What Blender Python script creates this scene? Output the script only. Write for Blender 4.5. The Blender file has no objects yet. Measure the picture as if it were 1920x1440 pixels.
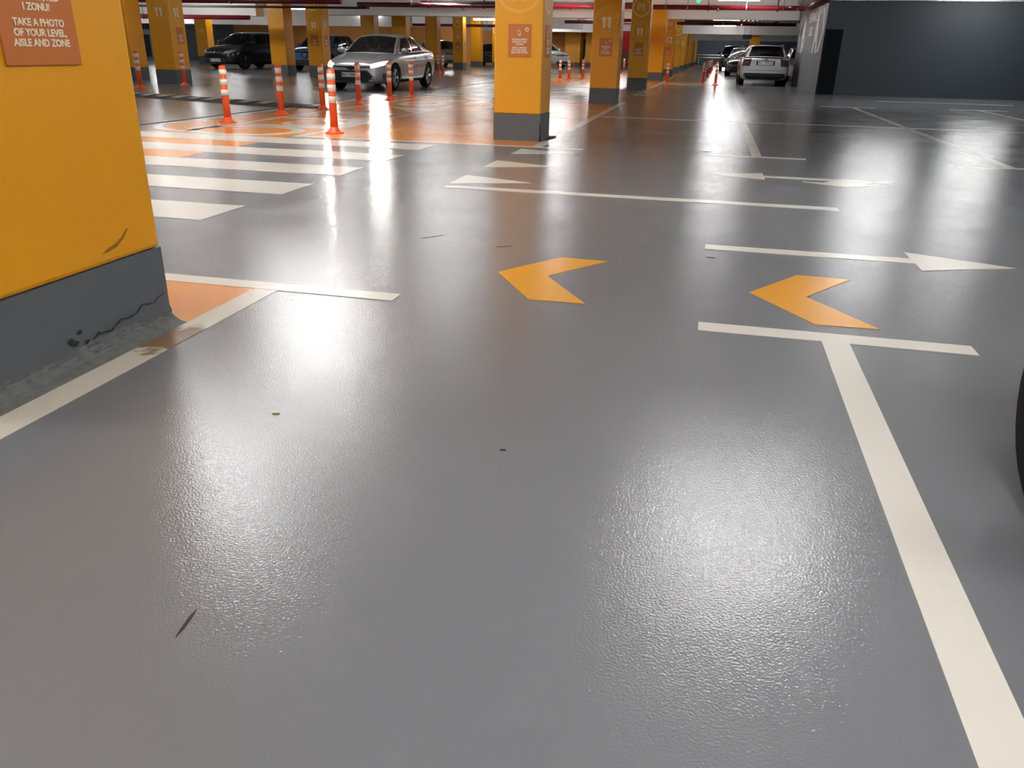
import bpy, bmesh, math, random
from mathutils import Vector, Matrix
from mathutils.bvhtree import BVHTree

random.seed(7)
SC = bpy.context.scene
COL = SC.collection
PI = math.pi

# ------------------------------------------------------------------ camera, world, exposure
cd = bpy.data.cameras.new('camera')
cd.sensor_width = 36.0
cd.lens = 27.794
cd.clip_end = 400
cam = bpy.data.objects.new('camera', cd)
COL.objects.link(cam)
R3 = [[0.9726461, 0.2314766, 0.0194477], [0.107338, -0.3736173, -0.9213515], [-0.2060053, 0.8982364, -0.3882436]]
right, down, fwd = [Vector(r) for r in R3]
m = Matrix.Identity(4)
for i in range(3):
    m[i][0] = right[i]; m[i][1] = -down[i]; m[i][2] = -fwd[i]
m.translation = Vector((0, 0, 1.05))
cam.matrix_world = m
SC.camera = cam

w = bpy.data.worlds.new('world')
SC.world = w
w.use_nodes = True
w.node_tree.nodes['Background'].inputs[0].default_value = (0.9, 0.95, 1.0, 1)
w.node_tree.nodes['Background'].inputs[1].default_value = 0.02
vs = SC.view_settings
vs.view_transform = 'Standard'
vs.look = 'None'
vs.gamma = 1.0
vs.use_curve_mapping = False
vs.exposure = 1.33
LAMP = 30.0            # base strength of the ceiling tubes
SC.cycles.use_denoising = True
SC.cycles.max_bounces = 8
SC.cycles.diffuse_bounces = 5
SC.cycles.glossy_bounces = 4
SC.cycles.transparent_max_bounces = 8
SC.cycles.sample_clamp_indirect = 8.0

# ------------------------------------------------------------------ materials
def lin(c):
    o = []
    for v in c:
        v /= 255.0
        o.append(v / 12.92 if v <= 0.04045 else ((v + 0.055) / 1.055) ** 2.4)
    return (o[0], o[1], o[2], 1.0)

def node_mat(name):
    mt = bpy.data.materials.new(name)
    mt.use_nodes = True
    nt = mt.node_tree
    return mt, nt, nt.nodes['Principled BSDF']

def mix_color(nt, fac, a, b):
    n = nt.nodes.new('ShaderNodeMix'); n.data_type = 'RGBA'
    for s, v in ((n.inputs[6], a), (n.inputs[7], b)):
        if isinstance(v, tuple): s.default_value = v
        else: nt.links.new(v, s)
    if isinstance(fac, float): n.inputs[0].default_value = fac
    else: nt.links.new(fac, n.inputs[0])
    return n.outputs[2]

def noise(nt, scale, detail=4.0, vec=None):
    n = nt.nodes.new('ShaderNodeTexNoise'); n.inputs['Scale'].default_value = scale; n.inputs['Detail'].default_value = detail
    if vec is not None: nt.links.new(vec, n.inputs['Vector'])
    return n.outputs['Fac']

def ramp(nt, fac, a, b):
    n = nt.nodes.new('ShaderNodeMapRange'); n.inputs[1].default_value = a; n.inputs[2].default_value = b
    nt.links.new(fac, n.inputs[0])
    return n.outputs[0]

def position(nt):
    return nt.nodes.new('ShaderNodeNewGeometry').outputs['Position']

def bump(nt, p, height, strength, dist=0.01):
    b = nt.nodes.new('ShaderNodeBump'); b.inputs['Strength'].default_value = strength; b.inputs['Distance'].default_value = dist
    nt.links.new(height, b.inputs['Height'])
    return b

def paint_mat(name, rgb, rough=0.5, var=0.12, scale=3.0, spec=0.5, bump_s=0.0, metallic=0.0, coat=0.0):
    mt, nt, p = node_mat(name)
    c = lin(rgb)
    d = tuple(v * (1 - var) for v in c[:3]) + (1.0,)
    nt.links.new(mix_color(nt, noise(nt, scale, 5.0, position(nt)), d, tuple(min(1, v * (1 + var)) for v in c[:3]) + (1.0,)), p.inputs['Base Color'])
    p.inputs['Roughness'].default_value = rough
    p.inputs['Specular IOR Level'].default_value = spec
    p.inputs['Metallic'].default_value = metallic
    p.inputs['Coat Weight'].default_value = coat
    p.inputs['Coat Roughness'].default_value = 0.05
    if bump_s:
        b = bump(nt, p, noise(nt, 60.0, 3.0, position(nt)), bump_s, 0.004)
        nt.links.new(b.outputs[0], p.inputs['Normal'])
    return mt

FLOOR_ROUGH = 0.17
def floor_mat(name, rgb, var=0.06, dirt=0.25, stain=None):
    """glossy epoxy coat with orange-peel relief; stain = (x, y, radius) of a rust-brown spill"""
    mt, nt, p = node_mat(name)
    pos = position(nt)
    c = lin(rgb)
    a = tuple(v * (1 - var) for v in c[:3]) + (1.0,)
    b = tuple(min(1, v * (1 + var)) for v in c[:3]) + (1.0,)
    col = mix_color(nt, noise(nt, 0.7, 6.0, pos), a, b)
    if dirt:
        n2 = ramp(nt, noise(nt, 9.0, 8.0, pos), 0.66, 0.78)
        mu = nt.nodes.new('ShaderNodeMath'); mu.operation = 'MULTIPLY'; mu.inputs[1].default_value = dirt
        nt.links.new(n2, mu.inputs[0])
        col = mix_color(nt, mu.outputs[0], col, tuple(v * 0.72 for v in c[:3]) + (1.0,))
    if stain:
        vm = nt.nodes.new('ShaderNodeVectorMath'); vm.operation = 'DISTANCE'
        nt.links.new(pos, vm.inputs[0]); vm.inputs[1].default_value = (stain[0], stain[1], 0)
        ad = nt.nodes.new('ShaderNodeMath'); ad.operation = 'MULTIPLY_ADD'
        nt.links.new(noise(nt, 14.0, 8.0, pos), ad.inputs[0]); ad.inputs[1].default_value = -stain[2] * 1.5
        nt.links.new(vm.outputs['Value'], ad.inputs[2])
        f = nt.nodes.new('ShaderNodeMapRange'); f.inputs[1].default_value = 0.0; f.inputs[2].default_value = stain[2] * 0.3
        f.inputs[3].default_value = 0.9; f.inputs[4].default_value = 0.0
        nt.links.new(ad.outputs[0], f.inputs[0])
        col = mix_color(nt, f.outputs[0], col, lin((120, 86, 42)))
    nt.links.new(col, p.inputs['Base Color'])
    r = nt.nodes.new('ShaderNodeMapRange'); r.inputs[1].default_value = 0.3; r.inputs[2].default_value = 0.7
    r.inputs[3].default_value = FLOOR_ROUGH - 0.03; r.inputs[4].default_value = FLOOR_ROUGH + 0.05
    nt.links.new(noise(nt, 1.6, 6.0, pos), r.inputs[0])
    nt.links.new(r.outputs[0], p.inputs['Roughness'])
    p.inputs['Specular IOR Level'].default_value = 0.46
    b1 = bump(nt, p, noise(nt, 170.0, 1.5, pos), 0.47, 0.0018)
    b2 = bump(nt, p, noise(nt, 3.0, 3.0, pos), 0.13, 0.006)
    nt.links.new(b1.outputs[0], b2.inputs['Normal'])
    nt.links.new(b2.outputs[0], p.inputs['Normal'])
    return mt

def emit_mat(name, rgb, strength):
    mt, nt, p = node_mat(name)
    p.inputs['Base Color'].default_value = lin(rgb)
    p.inputs['Emission Color'].default_value = lin(rgb)
    p.inputs['Emission Strength'].default_value = strength
    return mt

def glass_mat(name, tint):
    mt = bpy.data.materials.new(name); mt.use_nodes = True
    nt = mt.node_tree
    for n in list(nt.nodes): nt.nodes.remove(n)
    o = nt.nodes.new('ShaderNodeOutputMaterial'); mx = nt.nodes.new('ShaderNodeMixShader')
    t = nt.nodes.new('ShaderNodeBsdfTransparent'); t.inputs[0].default_value = (tint, tint * 1.04, tint * 1.05, 1)
    g = nt.nodes.new('ShaderNodeBsdfGlossy'); g.inputs['Roughness'].default_value = 0.03
    f = nt.nodes.new('ShaderNodeFresnel'); f.inputs[0].default_value = 1.6
    nt.links.new(f.outputs[0], mx.inputs[0]); nt.links.new(t.outputs[0], mx.inputs[1]); nt.links.new(g.outputs[0], mx.inputs[2])
    nt.links.new(mx.outputs[0], o.inputs[0])
    return mt

M = {}
M['floor'] = floor_mat('grey epoxy floor', (116, 118, 121), 0.05, 0.0)
M['orange_floor'] = floor_mat('orange epoxy paint', (222, 142, 48), 0.05, 0.15)
M['chevron'] = floor_mat('yellow chevron paint', (228, 160, 42), 0.05, 0.15)
M['white_paint'] = floor_mat('white road paint', (220, 215, 204), 0.04, 0.25)
M['worn_white_paint'] = floor_mat('worn white road paint', (212, 205, 190), 0.1, 0.6, (-1.93, 2.50, 0.16))
M['yellow'] = paint_mat('yellow column paint', (230, 157, 17), 0.42, 0.05, 1.5, 0.4, 0.05)
M['plinth'] = paint_mat('grey plinth paint', (92, 96, 100), 0.55, 0.10, 5.0, 0.4, 0.12)
M['mortar'] = paint_mat('chipped grey mortar', (104, 106, 104), 0.8, 0.45, 22.0, 0.3, 0.8)
M['crack'] = paint_mat('dark crack', (38, 40, 42), 0.9)
M['sign'] = paint_mat('orange sign board', (196, 112, 52), 0.45, 0.04, 2.0, 0.4)
M['letter'] = paint_mat('pale sign lettering', (240, 222, 196), 0.5, 0.02)
M['white_letter'] = paint_mat('white wall lettering', (236, 232, 228), 0.5, 0.02)
M['block'] = paint_mat('dull grey reflective block', (172, 166, 156), 0.5, 0.1, 20.0)
M['cream'] = paint_mat('pale yellow stencil paint', (246, 214, 130), 0.5, 0.02)
M['ring_dim'] = paint_mat('faded yellow stencil paint', (232, 172, 66), 0.5, 0.02)
M['white_wall'] = paint_mat('off white ceiling paint', (236, 231, 226), 0.7, 0.05, 0.8)
M['slab'] = paint_mat('grey ceiling slab', (206, 203, 200), 0.8, 0.08, 1.0)
M['slate'] = paint_mat('dark slate wall colour', (45, 54, 60), 0.55, 0.07, 0.9, 0.4, 0.05)  # one even dark tone for the front and right walls
M['grey_wall'] = paint_mat('mid grey wall paint', (128, 132, 136), 0.55, 0.06, 0.9, 0.4, 0.05)
M['black_panel'] = paint_mat('black panel', (10, 14, 17), 0.7, 0.1, 3.0, 0.12)
M['brown_wall'] = paint_mat('orange brown wall paint', (190, 122, 48), 0.6, 0.08, 0.8)
M['blue_wall'] = paint_mat('blue grey wall paint', (100, 110, 128), 0.6, 0.06)
M['dark_wall'] = paint_mat('charcoal wall paint', (72, 73, 76), 0.7, 0.15, 0.6)
M['red_pipe'] = paint_mat('red pipe paint', (116, 24, 36), 0.25, 0.06, 2.0, 0.5)
M['steel'] = paint_mat('galvanised steel', (150, 150, 150), 0.4, 0.1, 8.0, 0.5, 0.0, 0.8)
M['dark_metal'] = paint_mat('dark metal', (58, 56, 56), 0.5, 0.1, 5.0, 0.5, 0.0, 0.4)
M['housing'] = paint_mat('lamp housing', (200, 200, 200), 0.4)
M['tube'] = emit_mat('lit fluorescent tube', (250, 250, 250), LAMP)
M['tube_weak'] = emit_mat('dimmed fluorescent tube', (250, 250, 250), LAMP * 0.5)  # output lowered only to tame glare on the floor
M['tube_strong'] = emit_mat('boosted fluorescent tube', (250, 250, 250), LAMP * 1.3)  # output raised only to brighten the distant beams and columns
M['green_lamp'] = emit_mat('green signal lamp', (30, 210, 90), 2.0)
M['red_lamp'] = emit_mat('red signal lamp', (255, 60, 90), 3.0)
M['bollard'] = paint_mat('orange plastic', (232, 92, 46), 0.4, 0.05)
M['band'] = paint_mat('white reflective band', (226, 218, 206), 0.4, 0.06, 12.0)
M['rubber'] = paint_mat('black rubber', (17, 17, 18), 0.75, 0.15, 12.0, 0.2)
M['bump_black'] = paint_mat('speed bump rubber', (52, 49, 46), 0.6, 0.2, 9.0, 0.4, 0.3)
M['joint'] = paint_mat('dark joint filler', (44, 42, 42), 0.7)
M['debris'] = paint_mat('dark debris', (48, 44, 42), 0.9)
M['leaf'] = paint_mat('dry leaf', (120, 116, 40), 0.8)
M['scuff'] = paint_mat('brown scuff', (150, 98, 22), 0.7, 0.3, 40.0)
M['black_plastic'] = paint_mat('black plastic', (24, 25, 28), 0.6, 0.05)
M['interior'] = paint_mat('dark car interior', (36, 37, 40), 0.8)
M['glass'] = glass_mat('tinted car glass', 0.55)
M['dark_glass'] = glass_mat('dark car glass', 0.12)
M['chrome'] = paint_mat('chrome', (214, 216, 220), 0.12, 0.02, 2.0, 0.5, 0.0, 1.0)
M['rim'] = paint_mat('alloy rim', (186, 188, 192), 0.3, 0.05, 2.0, 0.5, 0.0, 0.7)
M['dark_rim'] = paint_mat('dark alloy rim', (62, 63, 66), 0.3, 0.05, 2.0, 0.5, 0.0, 0.6)
M['plate'] = paint_mat('white number plate', (226, 226, 224), 0.4, 0.02)
M['plate_text'] = paint_mat('black plate lettering', (22, 22, 26), 0.5)
M['tail'] = paint_mat('dark red tail light', (58, 14, 14), 0.12, 0.1, 20.0, 0.6, 0, 0, 1.0)
M['lamp_glass'] = paint_mat('clear headlight', (176, 180, 186), 0.1, 0.35, 30.0, 0.7, 0, 0.2, 1.0)
M['headlight_on'] = emit_mat('lit headlight', (255, 250, 240), 55.0)
M['red_panel'] = paint_mat('red panel', (172, 26, 40), 0.5)
def car_paint(name, rgb, metallic=0.4):
    return paint_mat(name, rgb, 0.32, 0.02, 1.0, 0.5, 0.0, metallic, 0.9)
M['silver'] = car_paint('silver car paint', (182, 184, 188), 0.5)
M['black_car'] = car_paint('black car paint', (16, 17, 19), 0.1)
M['blue_car'] = car_paint('blue car paint', (70, 104, 152), 0.4)
M['navy_car'] = car_paint('dark blue car paint', (48, 56, 74), 0.3)
M['grey_car'] = car_paint('grey green car paint', (138, 134, 122), 0.5)
M['white_car'] = car_paint('white car paint', (214, 214, 212), 0.0)

# ------------------------------------------------------------------ helpers
def tag(o, label=None, cat=None, group=None, kind=None):
    if label: o['label'] = label
    if cat: o['category'] = cat
    if group: o['group'] = group
    if kind: o['kind'] = kind
    return o

def obj(name, me, parent=None):
    o = bpy.data.objects.new(name, me)
    COL.objects.link(o)
    if parent is not None: o.parent = parent
    return o

def empty(name, loc=(0, 0, 0), rz=0.0, parent=None):
    o = bpy.data.objects.new(name, None)
    COL.objects.link(o)
    o.location = loc; o.rotation_euler = (0, 0, rz)
    o.empty_display_size = 0.2
    if parent is not None: o.parent = parent
    return o

def from_bm(name, bm, mats, parent=None, smooth=False):
    me = bpy.data.meshes.new(name)
    bmesh.ops.recalc_face_normals(bm, faces=bm.faces[:])
    if smooth:
        for f in bm.faces: f.smooth = True
    bm.to_mesh(me); bm.free()
    for mt in (mats if isinstance(mats, (list, tuple)) else [mats]): me.materials.append(mt)
    return obj(name, me, parent)

def add_box(bm, x0, x1, y0, y1, z0, z1, bev=0.0):
    ret = bmesh.ops.create_cube(bm, size=1.0)
    vs_ = ret['verts']
    for v in vs_:
        v.co = Vector(((x0 + x1) / 2 + v.co.x * (x1 - x0), (y0 + y1) / 2 + v.co.y * (y1 - y0), (z0 + z1) / 2 + v.co.z * (z1 - z0)))
    if bev:
        es = list({e for v in vs_ for e in v.link_edges})
        bmesh.ops.bevel(bm, geom=es, offset=bev, segments=2, affect='EDGES', profile=0.5)

def box(name, x0, x1, y0, y1, z0, z1, mt, parent=None, bev=0.0):
    bm = bmesh.new(); add_box(bm, x0, x1, y0, y1, z0, z1, bev)
    return from_bm(name, bm, mt, parent)

def add_tube(bm, pts, r, n=10, caps=True):
    pts = [Vector(p) for p in pts]
    rings = []
    for i, p in enumerate(pts):
        d = (pts[min(i + 1, len(pts) - 1)] - pts[max(i - 1, 0)]).normalized()
        a = d.orthogonal().normalized() if abs(d.z) < 0.9 else Vector((1, 0, 0))
        if abs(d.z) < 0.9: a = Vector((0, 0, 1)).cross(d).normalized()
        b = d.cross(a).normalized()
        a = b.cross(d).normalized()
        rr = r[i] if isinstance(r, (list, tuple)) else r
        rings.append([bm.verts.new(p + a * rr * math.cos(2 * PI * k / n) + b * rr * math.sin(2 * PI * k / n)) for k in range(n)])
    for i in range(len(rings) - 1):
        for k in range(n):
            bm.faces.new((rings[i][k], rings[i][(k + 1) % n], rings[i + 1][(k + 1) % n], rings[i + 1][k]))
    if caps:
        bm.faces.new(rings[0]); bm.faces.new(rings[-1])

def tube(name, pts, r, mt, parent=None, n=10, smooth=True):
    bm = bmesh.new(); add_tube(bm, pts, r, n)
    o = from_bm(name, bm, mt, parent)
    if smooth:
        for f in o.data.polygons: f.use_smooth = len(f.vertices) == 4
    return o

def prism(name, pts, z0, z1, mt, parent=None):
    bm = bmesh.new()
    a = [bm.verts.new((x, y, z0)) for x, y in pts]
    b = [bm.verts.new((x, y, z1)) for x, y in pts]
    bm.faces.new(a); bm.faces.new(b)
    n = len(pts)
    for i in range(n): bm.faces.new((a[i], a[(i + 1) % n], b[(i + 1) % n], b[i]))
    return from_bm(name, bm, mt, parent)

_text_cache = {}
def text_mesh(body, size, align='CENTER', bold=0.0, spacing=1.0, line=1.0):
    key = (body, size, align, bold, spacing, line)
    if key not in _text_cache:
        cu = bpy.data.curves.new('text', 'FONT')
        cu.body = body; cu.size = size; cu.align_x = align; cu.align_y = 'CENTER'
        cu.extrude = 0.0008; cu.offset = bold; cu.space_character = spacing; cu.space_line = line
        cu.resolution_u = 3
        to = bpy.data.objects.new('text', cu); COL.objects.link(to)
        dg = bpy.context.evaluated_depsgraph_get(); dg.update()
        me = bpy.data.meshes.new_from_object(to.evaluated_get(dg))
        me.materials.clear()
        bpy.data.objects.remove(to); bpy.data.curves.remove(cu)
        _text_cache[key] = me
    return _text_cache[key]

def face_matrix(face, at):
    """plane whose local x runs to the reader's right and local y up; face = outward direction"""
    if face == '-y': r = ((1, 0, 0), (0, 0, 1), (0, -1, 0))
    elif face == '+x': r = ((0, 1, 0), (0, 0, 1), (1, 0, 0))
    elif face == '-x': r = ((0, -1, 0), (0, 0, 1), (-1, 0, 0))
    else: r = ((1, 0, 0), (0, 1, 0), (0, 0, 1))
    mm = Matrix.Identity(4)
    for i in range(3):
        for j in range(3): mm[j][i] = r[i][j]
    mm.translation = Vector(at)
    return mm

def text(name, body, size, mt, face, at, parent=None, **kw):
    me = text_mesh(body, size, **kw)
    key = mt.name + str(me.name)
    if key not in _text_cache:
        c = me.copy(); c.materials.append(mt); _text_cache[key] = c
    o = obj(name, _text_cache[key], parent)
    o.matrix_local = face_matrix(face, at)
    return o

def ring_mesh(r0, r1, n=40, th=0.002):
    bm = bmesh.new()
    A = []
    for k in range(n):
        c, s = math.cos(2 * PI * k / n), math.sin(2 * PI * k / n)
        A.append([bm.verts.new((c * r, s * r, z)) for r, z in ((r0, 0), (r1, 0), (r1, th), (r0, th))])
    for k in range(n):
        a, b = A[k], A[(k + 1) % n]
        for i in range(4): bm.faces.new((a[i], a[(i + 1) % 4], b[(i + 1) % 4], b[i]))
    me = bpy.data.meshes.new('ring'); bmesh.ops.recalc_face_normals(bm, faces=bm.faces[:]); bm.to_mesh(me); bm.free()
    return me

# ------------------------------------------------------------------ setting: floor
FX0, FX1, FY0, FY1 = -62.0, 22.0, -9.0, 112.0
floor = box('floor', FX0, FX1, FY0, FY1, -0.2, 0.0, M['floor'])
tag(floor, 'glossy grey epoxy floor of the car park', kind='structure')
Z1, Z2, Z3 = 0.001, 0.002, 0.003
def mark(name, pts, mt='white_paint', z=Z2, label=None):
    o = prism(name, pts, 0.0, z, M[mt], floor)
    if label: o['label'] = label
    return o
def rect(name, x0, x1, y0, y1, mt='white_paint', z=Z2, label=None):
    return mark(name, [(x0, y0), (x1, y0), (x1, y1), (x0, y1)], mt, z, label)

def arc(cx, cy, r, a0, a1, n=10):
    return [(cx + r * math.cos(math.radians(a0 + (a1 - a0) * k / n)), cy + r * math.sin(math.radians(a0 + (a1 - a0) * k / n))) for k in range(n + 1)]
# orange walkway with rounded corner
rect('orange_zone', -6.62, -1.93, 9.50, 19.30, 'orange_floor', Z1, 'orange walkway zone in front of the middle column')
mark('orange_zone', [(-6.62, 9.66)] + [(-6.62, 19.3), (-7.42, 19.3), (-7.42, 10.55)] + arc(-6.62, 10.46, 0.80, 180, 270, 8), 'orange_floor', Z1)
mark('border_line', arc(-6.62, 10.46, 0.96, 270, 180, 10) + [(-7.58 + 0.0, 19.3), (-7.44, 19.3)] + arc(-6.62, 10.46, 0.82, 180, 270, 10), 'white_paint', Z2, 'white curved border of the orange walkway')
rect('border_line', -6.70, -6.58, 9.66, 19.3)
rect('border_line', -5.10, -4.98, 9.46, 19.3)
rect('border_line', -5.00, -1.40, 9.52, 9.61)
rect('border_line', -2.02, -1.90, 9.62, 19.4)
rect('orange_lane', -7.0, -5.12, 7.18, 9.50, 'orange_floor', Z1, 'orange lane crossing the zebra stripes')
mark('orange_lane', [(-6.6, 6.66), (-5.12, 6.66), (-5.12, 7.2), (-6.6, 7.2)], 'orange_floor', Z1)
# crosswalk
for k in range(5):
    y0 = 4.53 + 1.058 * k
    rect('crosswalk_stripe', -7.4, -3.13, y0, y0 + 0.53, 'white_paint', Z3)
for k in range(7):
    y0 = 19.84 + 1.06 * k
    rect('crosswalk_stripe', -7.12, -2.75, y0, y0 + 0.56, 'white_paint', Z3)
# far orange zones
rect('orange_zone', -7.4, -1.93, 28.0, 46.0, 'orange_floor', Z1, 'orange walkway zone beyond the second zebra crossing')
rect('border_line', -7.54, -7.40, 28.0, 46.0)
rect('border_line', -6.70, -6.58, 28.0, 46.0)
rect('border_line', -5.10, -4.98, 28.0, 46.0)
rect('border_line', -2.02, -1.90, 28.0, 46.0)
rect('border_line', -7.4, -1.9, 27.8, 28.0)
rect('orange_zone', -1.90, 0.05, 32.6, 35.2, 'orange_floor', Z1, 'orange patch under the bollards of the far lane')
rect('border_line', -1.90, 0.6, 32.35, 32.5)
rect('border_line', 0.12, 0.24, 32.5, 60.0)
rect('orange_zone', -1.90, 0.05, 44.0, 46.5, 'orange_floor', Z1)
rect('orange_zone', -1.90, 0.05, 55.0, 58.0, 'orange_floor', Z1)
# give-way triangles
for y in (6.82, 7.93, 9.08, 23.4, 24.9, 26.4):
    mark('give_way_triangle', [(-2.09, y - 0.26), (-1.43, y + 0.01), (-2.09, y + 0.26)], 'white_paint', Z2)
# lines of the near bays
rect('stop_line', -2.08, 1.02, 6.335, 6.46)
rect('parking_line', 0.05, 1.115, 3.20, 3.31, 'white_paint', Z2, 'near white T bar of a parking bay')
rect('parking_line', 0.535, 0.642, -6.0, 3.20, 'white_paint', Z2, 'long white bay line running towards the viewer')
rect('parking_line', 0.05, 1.10, 9.55, 9.66)
rect('parking_line', 0.52, 0.63, 9.66, 14.75)
rect('parking_line', -1.86, 4.3, 14.75, 14.87)
rect('parking_line', 4.3, 9.0, 14.80, 14.92)
rect('parking_line', 3.15, 3.25, 9.70, 20.55)
rect('parking_line', 2.64, 3.72, 9.60, 9.70)
rect('parking_line', 2.50, 3.70, 20.55, 20.67)
rect('parking_line', 5.93, 6.04, 9.70, 21.05)
rect('parking_line', 5.40, 6.60, 21.05, 21.17)
rect('parking_line', 4.25, 7.6, 24.0, 24.12)
rect('parking_line', 1.0, 2.0, 18.6, 18.7)
for y in (40.0, 46.0, 52.0):
    rect('parking_line', 0.24, 3.0, y, y + 0.12)
# arrows
mark('direction_arrow', [(0.06, 4.73), (1.205, 4.73), (1.205, 4.57), (1.73, 4.79), (1.205, 5.01), (1.205, 4.85), (0.06, 4.85)], 'white_paint', Z2, 'white arrow pointing right on the floor')
mark('direction_arrow', [(0.04, 8.01), (0.565, 7.80), (0.565, 7.95), (1.73, 7.95), (1.73, 8.06), (0.565, 8.06), (0.565, 8.23)], 'white_paint', Z2, 'white arrow pointing left on the floor')
mark('direction_arrow', [(0.89, 7.79), (1.25, 7.59), (1.56, 7.78), (1.42, 7.80), (1.52, 7.95), (1.17, 7.95), (1.08, 7.79)], 'white_paint', Z3, 'white arrow head pointing to the viewer')
for x in (-0.97, 0.28):
    mark('chevron', [(x, 3.85), (x + 0.255, 3.42), (x + 0.515, 3.43), (x + 0.26, 3.85), (x + 0.515, 4.25), (x + 0.255, 4.26)], 'chevron', Z2,
         'left yellow chevron on the floor' if x < 0 else 'right yellow chevron on the floor')
# zone under the near column
rect('orange_zone', -4.0, -1.975, -1.0, 3.22, 'orange_floor', Z1, 'orange zone around the near column')
rect('border_line', -1.985, -1.868, -3.0, 3.22, 'worn_white_paint', Z2, 'worn white border line with a rust stain')
rect('border_line', -4.0, -1.30, 3.215, 3.325, 'white_paint', Z3)
# pictograms in the walkway lane
def ring_mark(cx, cy, rx, ry, t, a0=0, a1=360, n=28, name='lane_symbol'):
    out = [(cx + rx * math.cos(math.radians(a0 + (a1 - a0) * k / n)), cy + ry * math.sin(math.radians(a0 + (a1 - a0) * k / n))) for k in range(n + 1)]
    inn = [(cx + (rx - t) * math.cos(math.radians(a0 + (a1 - a0) * k / n)), cy + (ry - t) * math.sin(math.radians(a0 + (a1 - a0) * k / n))) for k in range(n + 1)]
    bm = bmesh.new()
    V = [[bm.verts.new((p[0], p[1], z)) for p, z in ((o_, 0), (o_, Z2), (i_, Z2), (i_, 0))] for o_, i_ in zip(out, inn)]
    for k in range(n):
        for i in range(4): bm.faces.new((V[k][i], V[k][(i + 1) % 4], V[k + 1][(i + 1) % 4], V[k + 1][i]))
    return from_bm(name, bm, M['white_paint'], floor)
ring_mark(-6.02, 9.98, 0.80, 0.66, 0.18)
mark('lane_symbol', [(-6.45, 10.55), (-5.15, 10.60), (-5.12, 10.95), (-6.4, 10.85)])
ring_mark(-5.72, 11.35, 0.46, 0.50, 0.14)
mark('lane_symbol', [(-5.12, 10.9), (-5.12, 12.6), (-5.6, 12.5)])
mark('lane_symbol', [(-6.5, 11.9), (-5.5, 12.0), (-5.5, 12.25), (-6.5, 12.3)])
mark('lane_symbol', [(-6.5, 13.4), (-5.4, 13.2), (-5.2, 13.6), (-6.4, 13.7)])
mark('lane_symbol', [(-5.12, 14.0), (-5.12, 15.2), (-6.05, 15.3)])
ring_mark(-5.85, 16.6, 0.5, 0.75, 0.22)
mark('lane_symbol', [(-5.75, 17.3), (-5.25, 17.5), (-5.25, 17.9), (-5.75, 18.4)])
# dark floor joint and debris
rect('floor_joint', -7.70, -7.645, 6.0, 42.0, 'joint', Z2, 'thin dark drainage joint beside the orange walkway')
rect('floor_joint', -12.0, -7.6, 36.9, 36.96, 'joint', Z2)
for i, (x, y, a, L, wd) in enumerate(((-0.893, 1.073, 1.69, 0.085, 0.007), (0.095, 4.52, 0.0, 0.055, 0.016), (0.02, 9.9, 0.2, 0.10, 0.03), (-1.37, 9.0, 0.3, 0.05, 0.02),
                                     (-1.08, 4.42, 0.6, 0.10, 0.007), (-0.47, 1.95, 0.1, 0.02, 0.01), (0.55, 3.85, 0.8, 0.03, 0.008), (-1.554, 4.536, 0.9, 0.16, 0.008))):
    ca, sa = math.cos(a), math.sin(a)
    pts = [(-L / 2, 0), (-L / 5, -wd / 2), (L / 4, -wd * 0.45), (L / 2, 0), (L / 5, wd / 2), (-L / 4, wd * 0.4)]
    mark('scuff_mark', [(x + u * ca - v * sa, y + u * sa + v * ca) for u, v in pts], 'debris', 0.0016)
mark('scuff_mark', [(-2.04, 10.30), (-1.97, 10.42), (-1.93, 10.70), (-1.97, 10.95), (-2.04, 10.98)], 'debris', 0.0026, 'dark dirt at the foot of the middle column')
lf = empty('dry_leaf', (-1.205, 1.995, 0.0))
tag(lf, 'tiny yellow green leaf scrap lying on the grey floor', 'leaf')
prism('leaf_blade', [(-0.012, -0.004), (0.0, -0.007), (0.013, 0.001), (0.006, 0.007), (-0.006, 0.004)], 0.0, 0.002, M['leaf'], lf)

# ------------------------------------------------------------------ setting: ceiling and walls
SLAB = 3.15
ceiling = box('ceiling', FX0, FX1, FY0, FY1, SLAB, SLAB + 0.25, M['slab'])
tag(ceiling, 'grey concrete ceiling slab above the car park', kind='structure')
BEAM = 2.39
def beam(x0, x1, y0, y1, zb, mt='white_wall'):
    o = box('beam', x0, x1, y0, y1, zb, SLAB + 0.02, M[mt], ceiling, 0.015)
    return o
for y in (-2.0, 10.25, 36.45, 62.0, 88.0):
    beam(-17.5 if y > 20 else -30.0, 3.1 if y == 36.45 else 14.0, y, y + 0.62, BEAM)
beam(FX0, -17.5, 30.6, 31.2, 2.10)
beam(FX0, -17.5, 47.6, 48.2, 2.20)
beam(FX0, -9.0, 58.0, 58.6, 2.50)
W = {}
W['back'] = box('wall_back', -40.0, -9.0, 66.0, 66.4, 0, SLAB, M['brown_wall'])
tag(W['back'], 'orange brown far wall behind the parked cars', kind='structure')
W['left'] = box('wall_left', -62.0, -40.0, 66.0, 66.4, 0, SLAB, M['dark_wall'])
tag(W['left'], 'charcoal wall of the far left corner', kind='structure')
W['left2'] = box('wall_left_end', FX0 - 0.3, FX0, FY0, 66.0, 0, SLAB, M['grey_wall'])
tag(W['left2'], 'grey wall at the left end of the hall', kind='structure')
W['far'] = box('wall_far', -30.0, FX1, FY1, FY1 + 0.3, 0, SLAB, M['blue_wall'])
tag(W['far'], 'blue grey wall at the far end of the lane', kind='structure')
W['return'] = box('wall_return', -9.2, -9.0, 66.4, FY1, 0, SLAB, M['brown_wall'])
tag(W['return'], 'orange brown wall along the far lane', kind='structure')
W['right'] = box('wall_right', FX1, FX1 + 0.3, FY0, FY1, 0, SLAB, M['slate'])
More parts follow.
